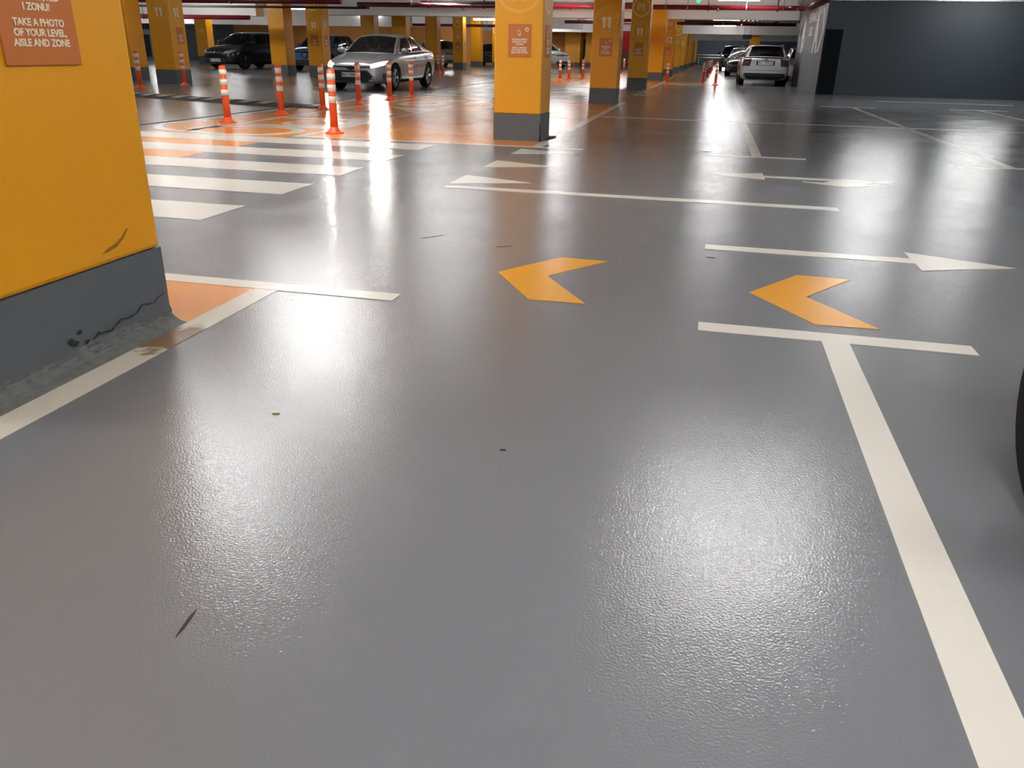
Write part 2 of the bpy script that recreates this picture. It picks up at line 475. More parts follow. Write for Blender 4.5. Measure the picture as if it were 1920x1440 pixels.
tag(W['right'], 'dark slate wall at the right end', kind='structure')
W['near'] = box('wall_near', FX0, FX1, FY0 - 0.3, FY0, 0, SLAB, M['grey_wall'])
tag(W['near'], 'grey wall behind the viewer', kind='structure')
box('doorway', -49.5, -48.2, 65.93, 66.0, 0.0, 1.75, M['black_plastic'], W['left'])
box('wall_panel', -53.0, -45.5, 65.95, 66.0, 0.0, 2.15, M['grey_wall'], W['left'])
bm = bmesh.new(); add_box(bm, -53.0, -45.5, 65.94, 66.0, 2.2, 3.1); from_bm('window_pane', bm, M['black_plastic'], W['left'])
for x in (-51.6, -50.1, -48.6, -47.1): box('window_bar', x, x + 0.05, 65.90, 65.94, 2.2, 3.1, M['steel'], W['left'])
box('window_bar', -53.0, -45.5, 65.90, 65.94, 2.62, 2.67, M['steel'], W['left'])
# dark core block on the right: front face dark slate, left face grey with lettering
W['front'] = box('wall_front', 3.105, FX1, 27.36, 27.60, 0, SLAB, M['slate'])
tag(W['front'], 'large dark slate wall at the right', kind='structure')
prism_pts = [(3.10, 27.40), (3.30, 27.40), (3.30, 36.0), (3.10, 36.0)]
W['side'] = prism('wall_side', prism_pts, 0, SLAB, M['grey_wall'])
tag(W['side'], 'grey side wall with large white letters B and A', kind='structure')
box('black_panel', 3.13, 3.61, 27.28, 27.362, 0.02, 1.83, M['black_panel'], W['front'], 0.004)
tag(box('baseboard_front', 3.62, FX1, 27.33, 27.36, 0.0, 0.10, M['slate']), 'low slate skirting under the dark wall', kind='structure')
bm = bmesh.new()
add_box(bm, 3.12, 14.0, 27.22, 27.36, 2.60, 2.68)
from_bm('cable_ledge', bm, M['steel'], W['front'])
def wall_text(body, size, yc, zc, sx=1.0, sy=1.0, bold=0.0, **kw):
    o = text('lettering', body, size, M['white_letter'], '-x', (3.099, yc, zc), W['side'], bold=bold, **kw)
    o.matrix_local = face_matrix('-x', (3.099, yc, zc)) @ Matrix.Diagonal((sx, sy, 1, 1))
    return o
wall_text('A', 1.0, 29.58, 1.77, 1.6, 1.66, 0.06)
wall_text('B', 1.0, 33.85, 1.77, 1.8, 1.66, 0.05)
wall_text('ENTRANCE', 0.42, 31.2, 2.29, 1.1, 1.0, 0.012)
wall_text('ULAZ', 0.42, 31.45, 1.85, 1.0, 0.95, 0.012)
# white direction stroke bounding each letter
def stroke(pts):
    bm = bmesh.new()
    a = [bm.verts.new((3.099, y, z)) for y, z in pts]; b = [bm.verts.new((3.094, y, z)) for y, z in pts]
    bm.faces.new(a); bm.faces.new(b)
    for i in range(len(pts)): bm.faces.new((a[i], a[(i + 1) % len(pts)], b[(i + 1) % len(pts)], b[i]))
    return from_bm('arrow_stroke', bm, M['white_letter'], W['side'])
stroke([(28.42, 2.46), (28.05, 2.48), (27.62, 1.80), (28.25, 1.20), (28.75, 1.20), (28.05, 1.82)])
stroke([(34.95, 2.44), (34.6, 2.44), (35.1, 1.82), (34.55, 1.20), (35.0, 1.20), (35.5, 1.82)])
# far end railing
rl = empty('guard_rail', (1.0, 108.0, 0))
tag(rl, 'white tubular guard rail before the far blue grey wall', 'railing')
for z in (0.75, 1.05):
    tube('rail', [(-6.0, 0, z), (3.0, 0, z)], 0.05, M['white_wall'], rl, 8)
for x in (-6, -3, 0, 3):
    tube('post', [(x, 0, 0), (x, 0, 1.08)], 0.05, M['white_wall'], rl, 8)

# ------------------------------------------------------------------ columns
def column(x0, y0, wx, wy, label, plain=False, plinth_h=0.32, top=None, chips=False):
    c = empty('column', (x0 + wx / 2, y0 + wy / 2, 0))
    tag(c, label, 'column', 'yellow columns')
    hx, hy = wx / 2, wy / 2
    box('shaft', -hx, hx, -hy, hy, plinth_h, SLAB + 0.01 if top is None else top, M['yellow'], c, 0.018)
    box('plinth', -hx - 0.0006, hx + 0.0006, -hy - 0.0006, hy + 0.0006, 0.0, plinth_h, M['plinth'], c)
    return c

SIGN_TOP = 'FOTOGRAFI\u0160ITE\nVA\u0160 NIVO, RED\nI ZONU!'
SIGN_BOT = 'TAKE A PHOTO\nOF YOUR LEVEL,\nAISLE AND ZONE'
def info_sign(c, face, u, z0, wd, ht, detail=True):
    """board on a column face; u = sideways offset of its centre as the reader sees it"""
    hx = c['hx']; hy = c['hy']
    if face == '-y': at = Vector((u, -hy, z0 + ht / 2))
    else: at = Vector((hx, u, z0 + ht / 2))
    s = empty('info_sign', (0, 0, 0), 0, c)
    s.matrix_local = face_matrix(face, at)
    bm = bmesh.new(); add_box(bm, -wd / 2, wd / 2, -ht / 2, ht / 2, 0.0, 0.008, 0.002)
    from_bm('board', bm, M['sign'], s)
    k = wd / 0.28
    text('lettering', SIGN_TOP, 0.0262 * k, M['letter'], '', (0, -0.014 * k, 0.009), s, bold=0.0009 * k, line=1.0)
    text('lettering', SIGN_BOT, 0.0262 * k, M['letter'], '', (0, -0.106 * k, 0.009), s, bold=0.0009 * k, line=1.0)
    if detail:
        p = box('phone_icon', -0.016 * k, 0.016 * k, -0.029 * k, 0.029 * k, 0.0, 0.0012, M['letter'], s)
        pm = Matrix.Translation((-0.005 * k, 0.088 * k, 0.008)) @ Matrix.Rotation(0.25, 4, 'Z')
        p.matrix_local = pm
        q_ = box('phone_screen', -0.012 * k, 0.012 * k, -0.018 * k, 0.022 * k, 0.0, 0.0018, M['sign'], s)
        q_.matrix_local = pm
        r_ = obj('ring_icon', ring_mesh(0.017 * k, 0.024 * k, 20), s)
        r_.data.materials.append(M['letter'])
        r_.location = (0.09 * k, 0.125 * k, 0.008)
        text('arrow_icon', '\u2190', 0.03 * k, M['letter'], '', (0.09 * k, 0.125 * k, 0.009), s)
    return s

def eleven(t):
    key = ('eleven', t)
    if key not in _text_cache:
        bm = bmesh.new()
        for x in (-0.27, 0.11):
            p_ = [(x, -0.36), (x + 0.19, -0.36), (x + 0.19, 0.36), (x + 0.03, 0.36), (x - 0.09, 0.27), (x - 0.09, 0.13), (x, 0.17)]
            a = [bm.verts.new((u * t, v * t, 0.0)) for u, v in p_]; b = [bm.verts.new((u * t, v * t, 0.001)) for u, v in p_]
            bm.faces.new(a); bm.faces.new(b)
            for i in range(7): bm.faces.new((a[i], a[(i + 1) % 7], b[(i + 1) % 7], b[i]))
        bmesh.ops.recalc_face_normals(bm, faces=bm.faces[:])
        me = bpy.data.meshes.new('eleven'); bm.to_mesh(me); bm.free(); _text_cache[key] = me
    return _text_cache[key]

def stencil(c, face, u, zc, r, big, small='', dim=False, size=None):
    hx = c['hx']; hy = c['hy']
    at = Vector((u, -hy, zc)) if face == '-y' else Vector((hx, u, zc))
    s = empty('stencil', (0, 0, 0), 0, c)
    s.matrix_local = face_matrix(face, at)
    rg = obj('ring', ring_mesh(r * 0.88, r), s)
    rg.data.materials.append(M['ring_dim' if dim else 'cream'])
    t = size or r * 1.0
    if big == '11':
        e_ = obj('lettering', eleven(t).copy(), s); e_.data.materials.append(M['letter'])
        e_.location = (0, -r * 0.25 if small else 0, 0.0004)
    else:
        text('lettering', big, t, M['letter' if dim else 'cream'], '', (0, -r * 0.22 if small else 0, 0.0012), s, bold=0.024 * t, spacing=0.9)
    if small:
        text('lettering', small, r * 0.27, M['ring_dim'], '', (0, r * 0.52, 0.0012), s, bold=0.001, line=0.9)
    return s

def dims(c, wx, wy):
    c['hx'] = wx / 2 + 0.0005; c['hy'] = wy / 2 + 0.0005
    return c
WX, WY = 0.60, 0.62
# near column
near = dims(column(-2.65, 1.70, 0.595, 0.99, 'large yellow column nearest the viewer with chipped grey base', plinth_h=0.31), 0.595, 0.99)
yn = lambda y: y - (1.70 + 0.495)
info_sign(near, '+x', yn(2.275), 0.98, 0.31, 0.42)
from mathutils import noise as mnoise
bm = bmesh.new()   # cracked mortar fillet along the foot
prev = None
n = 220
for k in range(n + 1):
    y = -0.5 + k / n
    nz = lambda s, q, sd=0.0: mnoise.noise(Vector((y * s, q, sd)))
    h = 0.064 + 0.012 * nz(4, 0) + 0.006 * nz(14, 1)
    prof = []
    for q in range(13):
        t = q / 12
        x = 0.2977 + 0.006 * t + 0.066 * t ** 3.2
        z = h * (1 - t) ** 1.3 + 0.0012
        d_ = (0.006 * nz(9, t * 5, 3) + 0.0035 * nz(34, t * 14, 7) + 0.002 * nz(90, t * 40, 9)) * math.sin(PI * min(1, t * 1.02))
        prof.append((x + max(-0.003, d_ * 1.5), max(0.0012, z + d_)))
    ring = [bm.verts.new((px_, y, pz_)) for px_, pz_ in prof]
    if prev:
        for i in range(12): bm.faces.new((prev[i], prev[i + 1], ring[i + 1], ring[i]))
    prev = ring
from_bm('mortar_fillet', bm, M['mortar'], near)['label'] = 'cracked grey mortar along the foot'
bm = bmesh.new()
pts = []
for k in range(26):
    t = k / 25
    pts.append((0.3025, 0.05 + 0.42 * t, 0.075 + 0.05 * t + 0.008 * math.sin(t * 21) + random.uniform(-0.004, 0.004)))
add_tube(bm, pts, [0.0012 + 0.003 * abs(math.sin(k * 0.9)) * (1 - k / 30) for k in range(26)], 5)
from_bm('crack', bm, M['crack'], near)
bm = bmesh.new()
for (cy, cz, s) in ((-0.05, 0.10, 0.020), (-0.03, 0.085, 0.016), (-0.005, 0.12, 0.012), (0.02, 0.075, 0.014)):
    v = [bm.verts.new((0.3035, cy + s * math.cos(a) * random.uniform(0.5, 1.2), cz + s * 0.7 * math.sin(a) * random.uniform(0.5, 1.2))) for a in [i * 2 * PI / 8 for i in range(8)]]
    bm.faces.new(v)
from_bm('chip', bm, M['crack'], near)
bm = bmesh.new()
sp = [(2.365, 0.350), (2.40, 0.366), (2.44, 0.374), (2.48, 0.392), (2.515, 0.418), (2.522, 0.412), (2.49, 0.384), (2.45, 0.362), (2.41, 0.354)]
bm.faces.new([bm.verts.new((0.2985, yn(y), z)) for y, z in sp])
from_bm('scuff_mark', bm, M['scuff'], near)['label'] = 'brown diagonal scuff'

cols = []
A = dims(column(-2.65, 10.20, WX, WY, 'yellow column in the middle of the orange walkway, ring at the top'), WX, WY)
stencil(A, '-y', 0.0, 1.77, 0.30, '10', 'RED\nAISLE', True, 0.30)
stencil(A, '+x', 0.0, 1.75, 0.28, '10', '', False, 0.30)
info_sign(A, '-y', 0.015, 0.98, 0.28, 0.37)
info_sign(A, '+x', 0.0, 0.98, 0.28, 0.37)
tube('crack', [(0.301, -0.311, 0.0), (0.302, -0.312, 0.09), (0.301, -0.311, 0.17), (0.302, -0.311, 0.24)], [0.012, 0.007, 0.009, 0.003], M['crack'], A, 6)
tube('crack', [(0.302, -0.20, 0.004), (0.304, 0.0, 0.012), (0.302, 0.2, 0.006), (0.303, 0.30, 0.01)], [0.010, 0.016, 0.010, 0.018], M['mortar'], A, 6)
B = dims(column(-2.65, 18.62, WX, WY, 'second yellow column of the right row, numbered 11, orange sign'), WX, WY)
stencil(B, '-y', 0.0, 1.715, 0.255, '11', 'RED\nAISLE', True, 0.30)
stencil(B, '+x', 0.0, 1.75, 0.27, '11', '', False, 0.28)
info_sign(B, '-y', 0.01, 0.98, 0.28, 0.37)
info_sign(B, '+x', 0.0, 0.98, 0.28, 0.37, False)
Cc = dims(column(-2.70, 27.45, WX, WY, 'third yellow column of the right row with P1 over 11'), WX, WY)
stencil(Cc, '-y', 0.0, 2.38, 0.27, 'P1', '', False, 0.30)
stencil(Cc, '-y', 0.0, 1.75, 0.255, '11', 'RED\nAISLE', True, 0.28)
info_sign(Cc, '-y', 0.0, 0.98, 0.28, 0.38, False)
D = dims(column(-2.72, 36.25, WX, WY, 'bright plain yellow column of the right row under the white beam', top=BEAM + 0.4), WX, WY)
E_ = dims(column(-2.72, 45.0, WX, WY, 'yellow column of the right row with P1 over 12'), WX, WY)
stencil(E_, '-y', 0.0, 2.42, 0.30, 'P1', '', False, 0.34)
stencil(E_, '-y', 0.0, 1.78, 0.26, '12', 'RED\nAISLE', True, 0.36)
info_sign(E_, '-y', 0.0, 0.98, 0.30, 0.40, False)
for k, y in enumerate((53.7, 62.4, 71.0, 79.8, 88.6, 97.2)):
    names = ['next', 'second', 'third', 'fourth', 'fifth', 'last']
    f = dims(column(-2.72, y, WX, WY, '%s yellow column beyond the one numbered 12 in the far row' % names[k]), WX, WY)
    if k != 2:
        stencil(f, '-y', 0.0, 2.40, 0.30, 'P1', '', False, 0.34)
        stencil(f, '-y', 0.0, 1.75, 0.22, '12' if k < 2 else '13', '', True, 0.26)
# left double row
L1 = dims(column(-15.28, 20.95, 0.66, 0.68, 'yellow column numbered 11 on both faces behind the left bollards', plinth_h=0.37), 0.66, 0.68)
stencil(L1, '-y', 0.03, 1.92, 0.30, '11', 'RED\nAISLE', True, 0.32)
stencil(L1, '+x', 0.0, 1.92, 0.30, '11', 'RED\nAISLE', True, 0.32)
info_sign(L1, '+x', 0.06, 1.05, 0.30, 0.42, False)
N = dims(column(-15.33, 30.4, 0.62, 0.70, 'yellow column with P1 over 11 beside the silver sedan', plinth_h=0.36), 0.62, 0.70)
for fc in ('-y', '+x'):
    stencil(N, fc, 0.0, 2.58, 0.28, 'P1', '', False, 0.30)
    stencil(N, fc, 0.0, 1.88, 0.28, '11', 'RED\nAISLE', True, 0.28)
    info_sign(N, fc, 0.0, 1.08, 0.30, 0.38, False)
L0 = dims(column(-17.58, 22.2, 0.66, 0.68, 'plain yellow column half hidden behind the nearest column', plinth_h=0.37), 0.66, 0.68)
Mm = dims(column(-16.93, 30.4, 0.68, 0.70, 'plain yellow column in front of the black hatchback tail', plinth_h=0.36), 0.68, 0.70)
O = dims(column(-16.90, 39.2, 0.70, 0.62, 'plain yellow column directly above the silver sedan roof, left one'), 0.70, 0.62)
Pp = dims(column(-15.29, 39.2, 0.72, 0.62, 'plain yellow column directly above the silver sedan roof, right one'), 0.72, 0.62)
Q = dims(column(-16.59, 48.0, 0.66, 0.66, 'plain yellow column just right of the silver sedan boot', plinth_h=0.35), 0.66, 0.66)
R_ = dims(column(-14.98, 48.0, 0.62, 0.66, 'yellow column with P1 over 12 beside the grey car', plinth_h=0.35), 0.62, 0.66)
for fc in ('-y', '+x'):
    stencil(R_, fc, 0.0, 2.52, 0.28, 'P1', '', False, 0.30)
    stencil(R_, fc, 0.0, 1.80, 0.27, '12', 'RED\nAISLE', True, 0.28)
    info_sign(R_, fc, 0.0, 1.04, 0.28, 0.40, False)
S_ = dims(column(-16.37, 56.5, 0.72, 0.62, 'bright plain yellow column left of the black parked car'), 0.72, 0.62)
T_ = dims(column(-14.83, 56.5, 0.62, 0.62, 'yellow column with ring just left of the middle column'), 0.62, 0.62)
stencil(T_, '-y', 0.0, 2.35, 0.28, 'P1', '', False, 0.30)
K_ = dims(column(-28.6, 43.2, 0.72, 0.62, 'brownish column with ring and number left of the black hatchback', plinth_h=0.45), 0.72, 0.62)
stencil(K_, '-y', 0.0, 2.5, 0.28, '12', '', True, 0.26)
stencil(K_, '-y', 0.0, 1.75, 0.22, '12', '', True, 0.24)
K2 = dims(column(-18.4, 53.0, 0.72, 0.62, 'far column with numbers between the sedan roof and the grey car'), 0.72, 0.62)
stencil(K2, '-y', 0.0, 2.5, 0.28, 'P1', '', True, 0.26)
stencil(K2, '-y', 0.0, 1.75, 0.22, '12', '', True, 0.24)
RR = dims(column(2.25, 62.6, 0.66, 0.62, 'yellow column rising behind the silver estate car roof'), 0.66, 0.62)
for k, (x, wd) in enumerate(((-11.35, 1.2), (-9.75, 0.7))):
    dims(column(x, 65.2, wd, 0.7, ['wide bright orange pier by the far doorway, left one', 'narrow bright orange pier by the far doorway, right one'][k]), wd, 0.7)
box('doorway', -10.05, -9.80, 65.94, 66.0, 0.0, 2.0, M['black_plastic'], W['back'])

# ------------------------------------------------------------------ ceiling services
def pipe(pts, r, label, mt='red_pipe', hangers=()):
    p = empty('sprinkler_pipe', pts[0])
    tag(p, label, 'pipe')
    o = Vector(pts[0])
    tube('pipe_run', [Vector(q) - o for q in pts], r, M[mt], p, 12)
    for hx, hy, hz in hangers:
        h = Vector((hx, hy, hz)) - o
        bm = bmesh.new(); add_tube(bm, [h, Vector((h.x, h.y, SLAB - 0.01 - o.z))], 0.012, 6)
        add_tube(bm, [h + Vector((-0.02, 0, -0)), h + Vector((0.02, 0, 0))], r * 1.25, 12)
        from_bm('hanger', bm, M['steel'], p)
    return p
main_pipe = pipe([(-14.3, 33.0, 2.66), (2.92, 33.0, 2.66), (2.96, 32.9, 2.66), (2.97, 32.8, 2.66), (2.97, 26.5, 2.66)], 0.085, 'long red pipe across the lane turning along the lettered wall', hangers=[(x, 33.0, 2.66) for x in (-12, -9.5, -7, -4.5, -2.0, -1.2, 0.9, 2.2)])
pipe([(-60, 26.4, 2.42), (-12.0, 26.4, 2.42)], 0.085, 'red pipe high on the left in front of the second beam', hangers=[(x, 26.4, 2.42) for x in (-24, -20, -16)])
pipe([(-60, 29.9, 2.02), (-17.4, 29.9, 2.02)], 0.08, 'red pipe on the left just above the white beam', hangers=[(x, 29.9, 2.02) for x in (-30, -26, -22)])
pipe([(-8.5, 48.5, 2.62), (4.0, 48.5, 2.62)], 0.085, 'red pipe behind the first beam over the far lane', hangers=[(x, 48.5, 2.62) for x in (-1.0, 0.2, 2.0)])
pipe([(-60, 52.0, 2.45), (-12, 52.0, 2.45)], 0.08, 'far red pipe behind the sedan and the columns', hangers=[(x, 52.0, 2.45) for x in (-24, -18, -14)])
pipe([(-6.5, 40.5, 2.45), (-2.8, 40.5, 2.45)], 0.06, 'thin dark pipe between the two front columns', 'dark_metal')
for (x, dx, dy) in ((-0.45, 0.35, -1.6), (2.0, 0.5, -2.4), (-9.0, 1.9, -0.4), (-5.6, 1.4, -0.2), (-11.3, 1.6, -0.6)):
    x += 14.3
    tube('branch', [(x, 0, 0.05), (x + dx, dy, -0.10)], 0.028, M['red_pipe'], main_pipe, 8)
    tube('drop', [(x, 0.0, -0.12), (x, 0, SLAB - 2.66)], 0.025, M['red_pipe'], main_pipe, 8)
    tube('sprinkler_head', [(x + dx, dy, -0.10), (x + dx, dy, -0.20)], [0.02, 0.035], M['steel'], main_pipe, 8)
def tray(x0, x1, y, z, label):
    t = empty('cable_tray', ((x0 + x1) / 2, y, z))
    tag(t, label, 'cable tray')
    L = (x1 - x0) / 2
    box('tray_side', -L, L, -0.12, -0.11, 0, 0.07, M['dark_metal'], t)
    box('tray_side', -L, L, 0.11, 0.12, 0, 0.07, M['dark_metal'], t)
    box('tray_bottom', -L, L, -0.12, 0.12, 0, 0.006, M['dark_metal'], t)
    for k in range(3): tube('cable', [(-L, -0.06 + 0.06 * k, 0.03), (L, -0.06 + 0.06 * k, 0.03)], 0.02, M['black_plastic'], t, 6)
    return t
tray(-1.8, 3.0, 47.2, 2.66, 'dark cable tray under the ceiling behind the first beam')
tray(-40, -12, 28.6, 2.30, 'dark cable tray on the left between two beams')
tray(-12, -2.7, 34.2, 2.80, 'dark cable tray above the red pipe left of the middle column')
for k in range(9):
    c_ = tube('conduit', [(0.9 + 0.2 * k, 46.0, 2.62), (1.5 + 0.22 * k, 41.0, 2.72), (1.6 + 0.22 * k, 38.5, 2.9)], 0.03, M['dark_metal'])
    tag(c_, '%s dark conduit of the bundle under the ceiling above the silver estate car' % ('leftmost', 'second', 'third', 'fourth', 'middle', 'sixth', 'seventh', 'eighth', 'rightmost')[k], 'conduit', 'conduits above the estate car')

lamp_me = {}
def lamp(x, y, z, rot=0.0, L=1.5, label='', double='tube'):
    t = empty('ceiling_light', (x, y, z), rot)
    tag(t, label, 'ceiling light', 'fluorescent ceiling lights')
    key = (L, double)
    if key not in lamp_me:
        bm = bmesh.new(); add_box(bm, -L / 2, L / 2, -0.06, 0.06, 0.02, 0.07, 0.01)
        h = from_bm('housing', bm, M['housing'])
        bm = bmesh.new()
        add_box(bm, -L / 2 + 0.03, L / 2 - 0.03, -0.07, 0.07, -0.075, 0.02, 0.03)
        d = from_bm('diffuser', bm, M[double])
        bm = bmesh.new()
        add_tube(bm, [(0, 0, 0.07), (0, 0, SLAB - 0.002 - z)], 0.006, 6)
        r = from_bm('suspension_rod', bm, M['steel'])
        lamp_me[key] = (h.data, d.data, r.data)
        for q_ in (h, d, r): bpy.data.objects.remove(q_)
    for nm, me in zip(('housing', 'diffuser'), lamp_me[key]): obj(nm, me, t)
    for sx in (-L * 0.35, L * 0.35): obj('suspension_rod', lamp_me[key][2], t).location = (sx, 0, 0)
    return t
LZ = 2.93
SEEN = {(0.6, 32.3): 'lit tube light at the top edge over the right lane', (0.37, 50.2): 'lit tube light behind the first beam over the far lane',
        (1.95, 50.2): 'second lit tube light behind the first beam, right one', (-13.6, 48.2): 'lit tube light behind the middle column on its left',
        (-19.9, 47.6): 'lit tube light above the sedan windscreen'}
lamps = [(0.59, 6.2), (-4.4, 6.1), (-5.2, 9.8), (-5.3, 16.5), (-10.0, 21.3), (4.2, 22.0), (0.6, 32.3), (-5.9, 32.1), (-13.6, 48.2),
         (0.37, 50.2), (1.95, 50.2), (-6.3, 55.5), (-15.2, 21.0), (-19.9, 47.6), (-22.0, 42.4), (-27.0, 44.0), (-22.0, 25.0), (-30.0, 25.0), (-11.0, 33.0),  # the last ones are added to lighten the left side and beams
         (-19.5, 33.0), (-27.0, 33.5), (-19.0, 27.5), (-6.0, 40.0), (-6.0, 47.0), (-6.0, 62.5), (-15.0, 55.0), (-22.0, 53.0), (-33.0, 46.0), (-42.0, 30.0), (-42.0, 50.0), (-47.0, 60.0), (-53.0, 50.0), (-44.0, 40.0),  # added to brighten the beams, left bays and far left wall
         (0.4, 60.0), (0.4, 70.0), (0.4, 82.0), (0.6, 96.0), (0.8, 106.0), (-5.0, 72.0), (-12.0, 60.0), (-20.0, 62.0), (-30.0, 60.0), (-36.0, 36.0),  # partly added to light the far walls and lane end
         (0.5, -3.0), (-4.5, -2.5), (5.0, -2.0), (5.6, 6.5), (10.0, 6.0), (10.0, 12.0), (12.0, 18.0), (-9.5, 2.0), (-9.5, 7.5), (-16.0, 8.0), (-17.0, 14.0), (0.6, 0.8), (-4.5, 1.2), (5.2, 2.2), (10.0, 1.0), (0.5, -6.0), (-4.5, -6.0), (-9.5, -3.0)]  # unseen lamps added around the camera as diffuse fill for floor and column
WEAK = {(0.37, 50.2), (1.95, 50.2), (0.4, 60.0), (0.4, 70.0), (0.4, 82.0), (-19.9, 47.6), (-15.0, 55.0), (-11.0, 33.0), (-19.5, 33.0), (-22.0, 42.4), (-27.0, 44.0), (-10.0, 21.3), (-13.6, 48.2), (-5.3, 16.5), (-15.2, 21.0)}  # lamps dimmed to cut floor glare
ORD = ['first', 'second', 'third', 'fourth', 'fifth', 'sixth', 'seventh', 'eighth', 'ninth', 'tenth', 'eleventh', 'twelfth', 'thirteenth', 'fourteenth', 'fifteenth', 'sixteenth', 'seventeenth', 'eighteenth', 'nineteenth', 'twentieth', 'twenty-first', 'twenty-second', 'twenty-third', 'twenty-fourth', 'twenty-fifth', 'twenty-sixth', 'twenty-seventh', 'twenty-eighth']
count = {}
for (x, y) in sorted(lamps, key=lambda p: p[1]):
    where = 'over the left bays' if x < -12 else 'over the orange walkway' if x < -2 else 'over the right lane'
    k = count[where] = count.get(where, -1) + 1
    lamp(x, y, LZ, 0.0, 1.5, SEEN.get((x, y), '%s lit ceiling tube light %s, counted from the near end' % (ORD[k], where)),
         'tube_weak' if (x, y) in WEAK else 'tube_strong' if y > 26 and (x, y) != (0.6, 32.3) else 'tube')
lamp(7.3, 25.4, 2.70, 0.0, 1.5, 'lit tube light hanging before the dark slate wall')
for k, (x, y, z, mt, lb) in enumerate(((-0.78, 31.0, 2.78, 'green_lamp', 'small green round signal lamp under the ceiling'), (1.0, 41.0, 2.35, 'red_lamp', 'small red signal lamp above the black parked car'))):
    s = empty('signal_lamp', (x, y, z)); tag(s, lb, 'signal lamp')
    bm = bmesh.new(); bmesh.ops.create_uvsphere(bm, u_segments=14, v_segments=8, radius=0.07 if k == 0 else 0.035)
    from_bm('lens', bm, M[mt], s, True)
    tube('stem', [(0, 0, 0.06), (0, 0, SLAB - 0.003 - z)], 0.015, M['dark_metal'], s, 6)
cm = empty('ceiling_camera', (2.45, 29.5, 2.66)); tag(cm, 'small white dome camera under the ceiling beside the lettered wall', 'camera')
bm = bmesh.new(); bmesh.ops.create_uvsphere(bm, u_segments=14, v_segments=8, radius=0.09); from_bm('dome', bm, M['white_wall'], cm, True)
tube('stem', [(0, 0, 0.05), (0, 0, SLAB - 2.66)], 0.03, M['white_wall'], cm, 8)
hs = empty('hanging_sign', (1.95, 61.0, 2.1)); tag(hs, 'small dark hanging sign left of the column behind the estate car', 'sign')
box('board', -0.3, 0.3, -0.03, 0.03, 0, 0.28, M['black_plastic'], hs)
tube('rod', [(-0.2, 0, 0.28), (-0.2, 0, SLAB - 2.1)], 0.012, M['steel'], hs, 6); tube('rod', [(0.2, 0, 0.28), (0.2, 0, SLAB - 2.1)], 0.012, M['steel'], hs, 6)
rp = empty('red_board', (-3.88, 38.0, 0)); tag(rp, 'tall red notice board standing between the second and third columns', 'notice board')
box('panel', -0.30, 0.30, -0.03, 0.03, 1.12, 1.95, M['red_panel'], rp, 0.01)
for s in (-0.25, 0.25): tube('post', [(s, 0.05, 0), (s, 0.05, 1.9)], 0.03, M['dark_metal'], rp, 8)

# ------------------------------------------------------------------ bollards
def make_bollard():
    b = empty('bollard', (0, 0, 0))
    tube('base', [(0, 0, 0), (0, 0, 0.012), (0, 0, 0.02), (0, 0, 0.05), (0, 0, 0.08)], [0.125, 0.125, 0.105, 0.066, 0.052], M['bollard'], b, 16)
    tube('post', [(0, 0, 0.06), (0, 0, 0.765)], [0.052, 0.049], M['bollard'], b, 16)
    tube('cap', [(0, 0, 0.765), (0, 0, 0.775), (0, 0, 0.785)], [0.049, 0.040, 0.012], M['bollard'], b, 16)
    for z in (0.375, 0.515, 0.645):
        tube('reflective_band', [(0, 0, z), (0, 0, z + 0.08)], 0.0525, M['band'], b, 16)
    return b
def copy_tree(o, parent=None):
    c = o.copy(); COL.objects.link(c)
    if parent is not None:
        c.parent = parent
    for ch in [x for x in o.children]: copy_tree(ch, c)
    return c
bol = [(-6.84, 10.87, 1.0, 'leftmost large orange bollard of the row before the speed bump'),
       (-6.84, 12.47, 1.0, 'second orange bollard from the left beside the speed bump'),
       (-6.82, 13.95, 0.99, 'orange bollard just behind the nearest one at the sedan corner'),
       (-4.79, 10.08, 1.015, 'nearest orange bollard in front of the silver sedan headlight'),
       (-6.84, 15.60, 1.0, 'orange bollard in front of the sedan number plate'),
       (-6.84, 17.27, 1.0, 'orange bollard in front of the sedan front wheel'),
       (-6.80, 18.54, 0.99, 'orange bollard in front of the sedan rear door'),
       (-14.08, 18.62, 1.11, 'orange bollard at the left edge beside the nearest column'),
       (-14.10, 20.50, 1.11, 'orange bollard in front of the column numbered 11'),
       (-12.85, 38.8, 1.1, 'left one of two thin bollards behind the sedan boot'),
       (-12.0, 36.9, 1.1, 'right one of two thin bollards behind the sedan boot'),
       (-5.87, 32.9, 1.0, 'thin bollard at the right edge of the middle column'),
       (-5.84, 34.8, 1.0, 'middle one of three bollards between the front columns'),
       (-5.56, 36.8, 1.0, 'right one of three bollards between the front columns'),
       (-4.83, 47.0, 1.0, 'thin bollard below the red board'),
       (-1.72, 33.03, 1.0, 'single bollard in front of the far column numbered 12'),
       (0.10, 32.80, 1.03, 'nearest bollard of the far lane left of the estate car'),
       (-0.42, 37.77, 1.0, 'left bollard at the mouth of the far lane'),
       (-0.33, 44.5, 1.0, 'second bollard of the far lane row'), (-0.28, 50.0, 1.0, 'third bollard of the far lane row'), (-0.23, 56.0, 1.0, 'fourth bollard of the far lane row'),
       (-0.2, 62.0, 1.0, 'fifth bollard of the far lane row'), (-0.18, 68.0, 1.0, 'sixth bollard of the far lane row'),
       (-11.3, 64.0, 1.0, 'tiny far bollard before the orange pier, left one'), (-10.4, 64.0, 1.0, 'tiny far bollard before the orange pier, middle one'), (-9.4, 63.0, 1.0, 'tiny far bollard before the orange pier, right one'),
       (-27.5, 37.0, 1.1, 'tiny far bollard at the left, the left of two'), (-28.6, 40.0, 1.1, 'tiny far bollard at the left, the right of two')]
b0 = make_bollard()
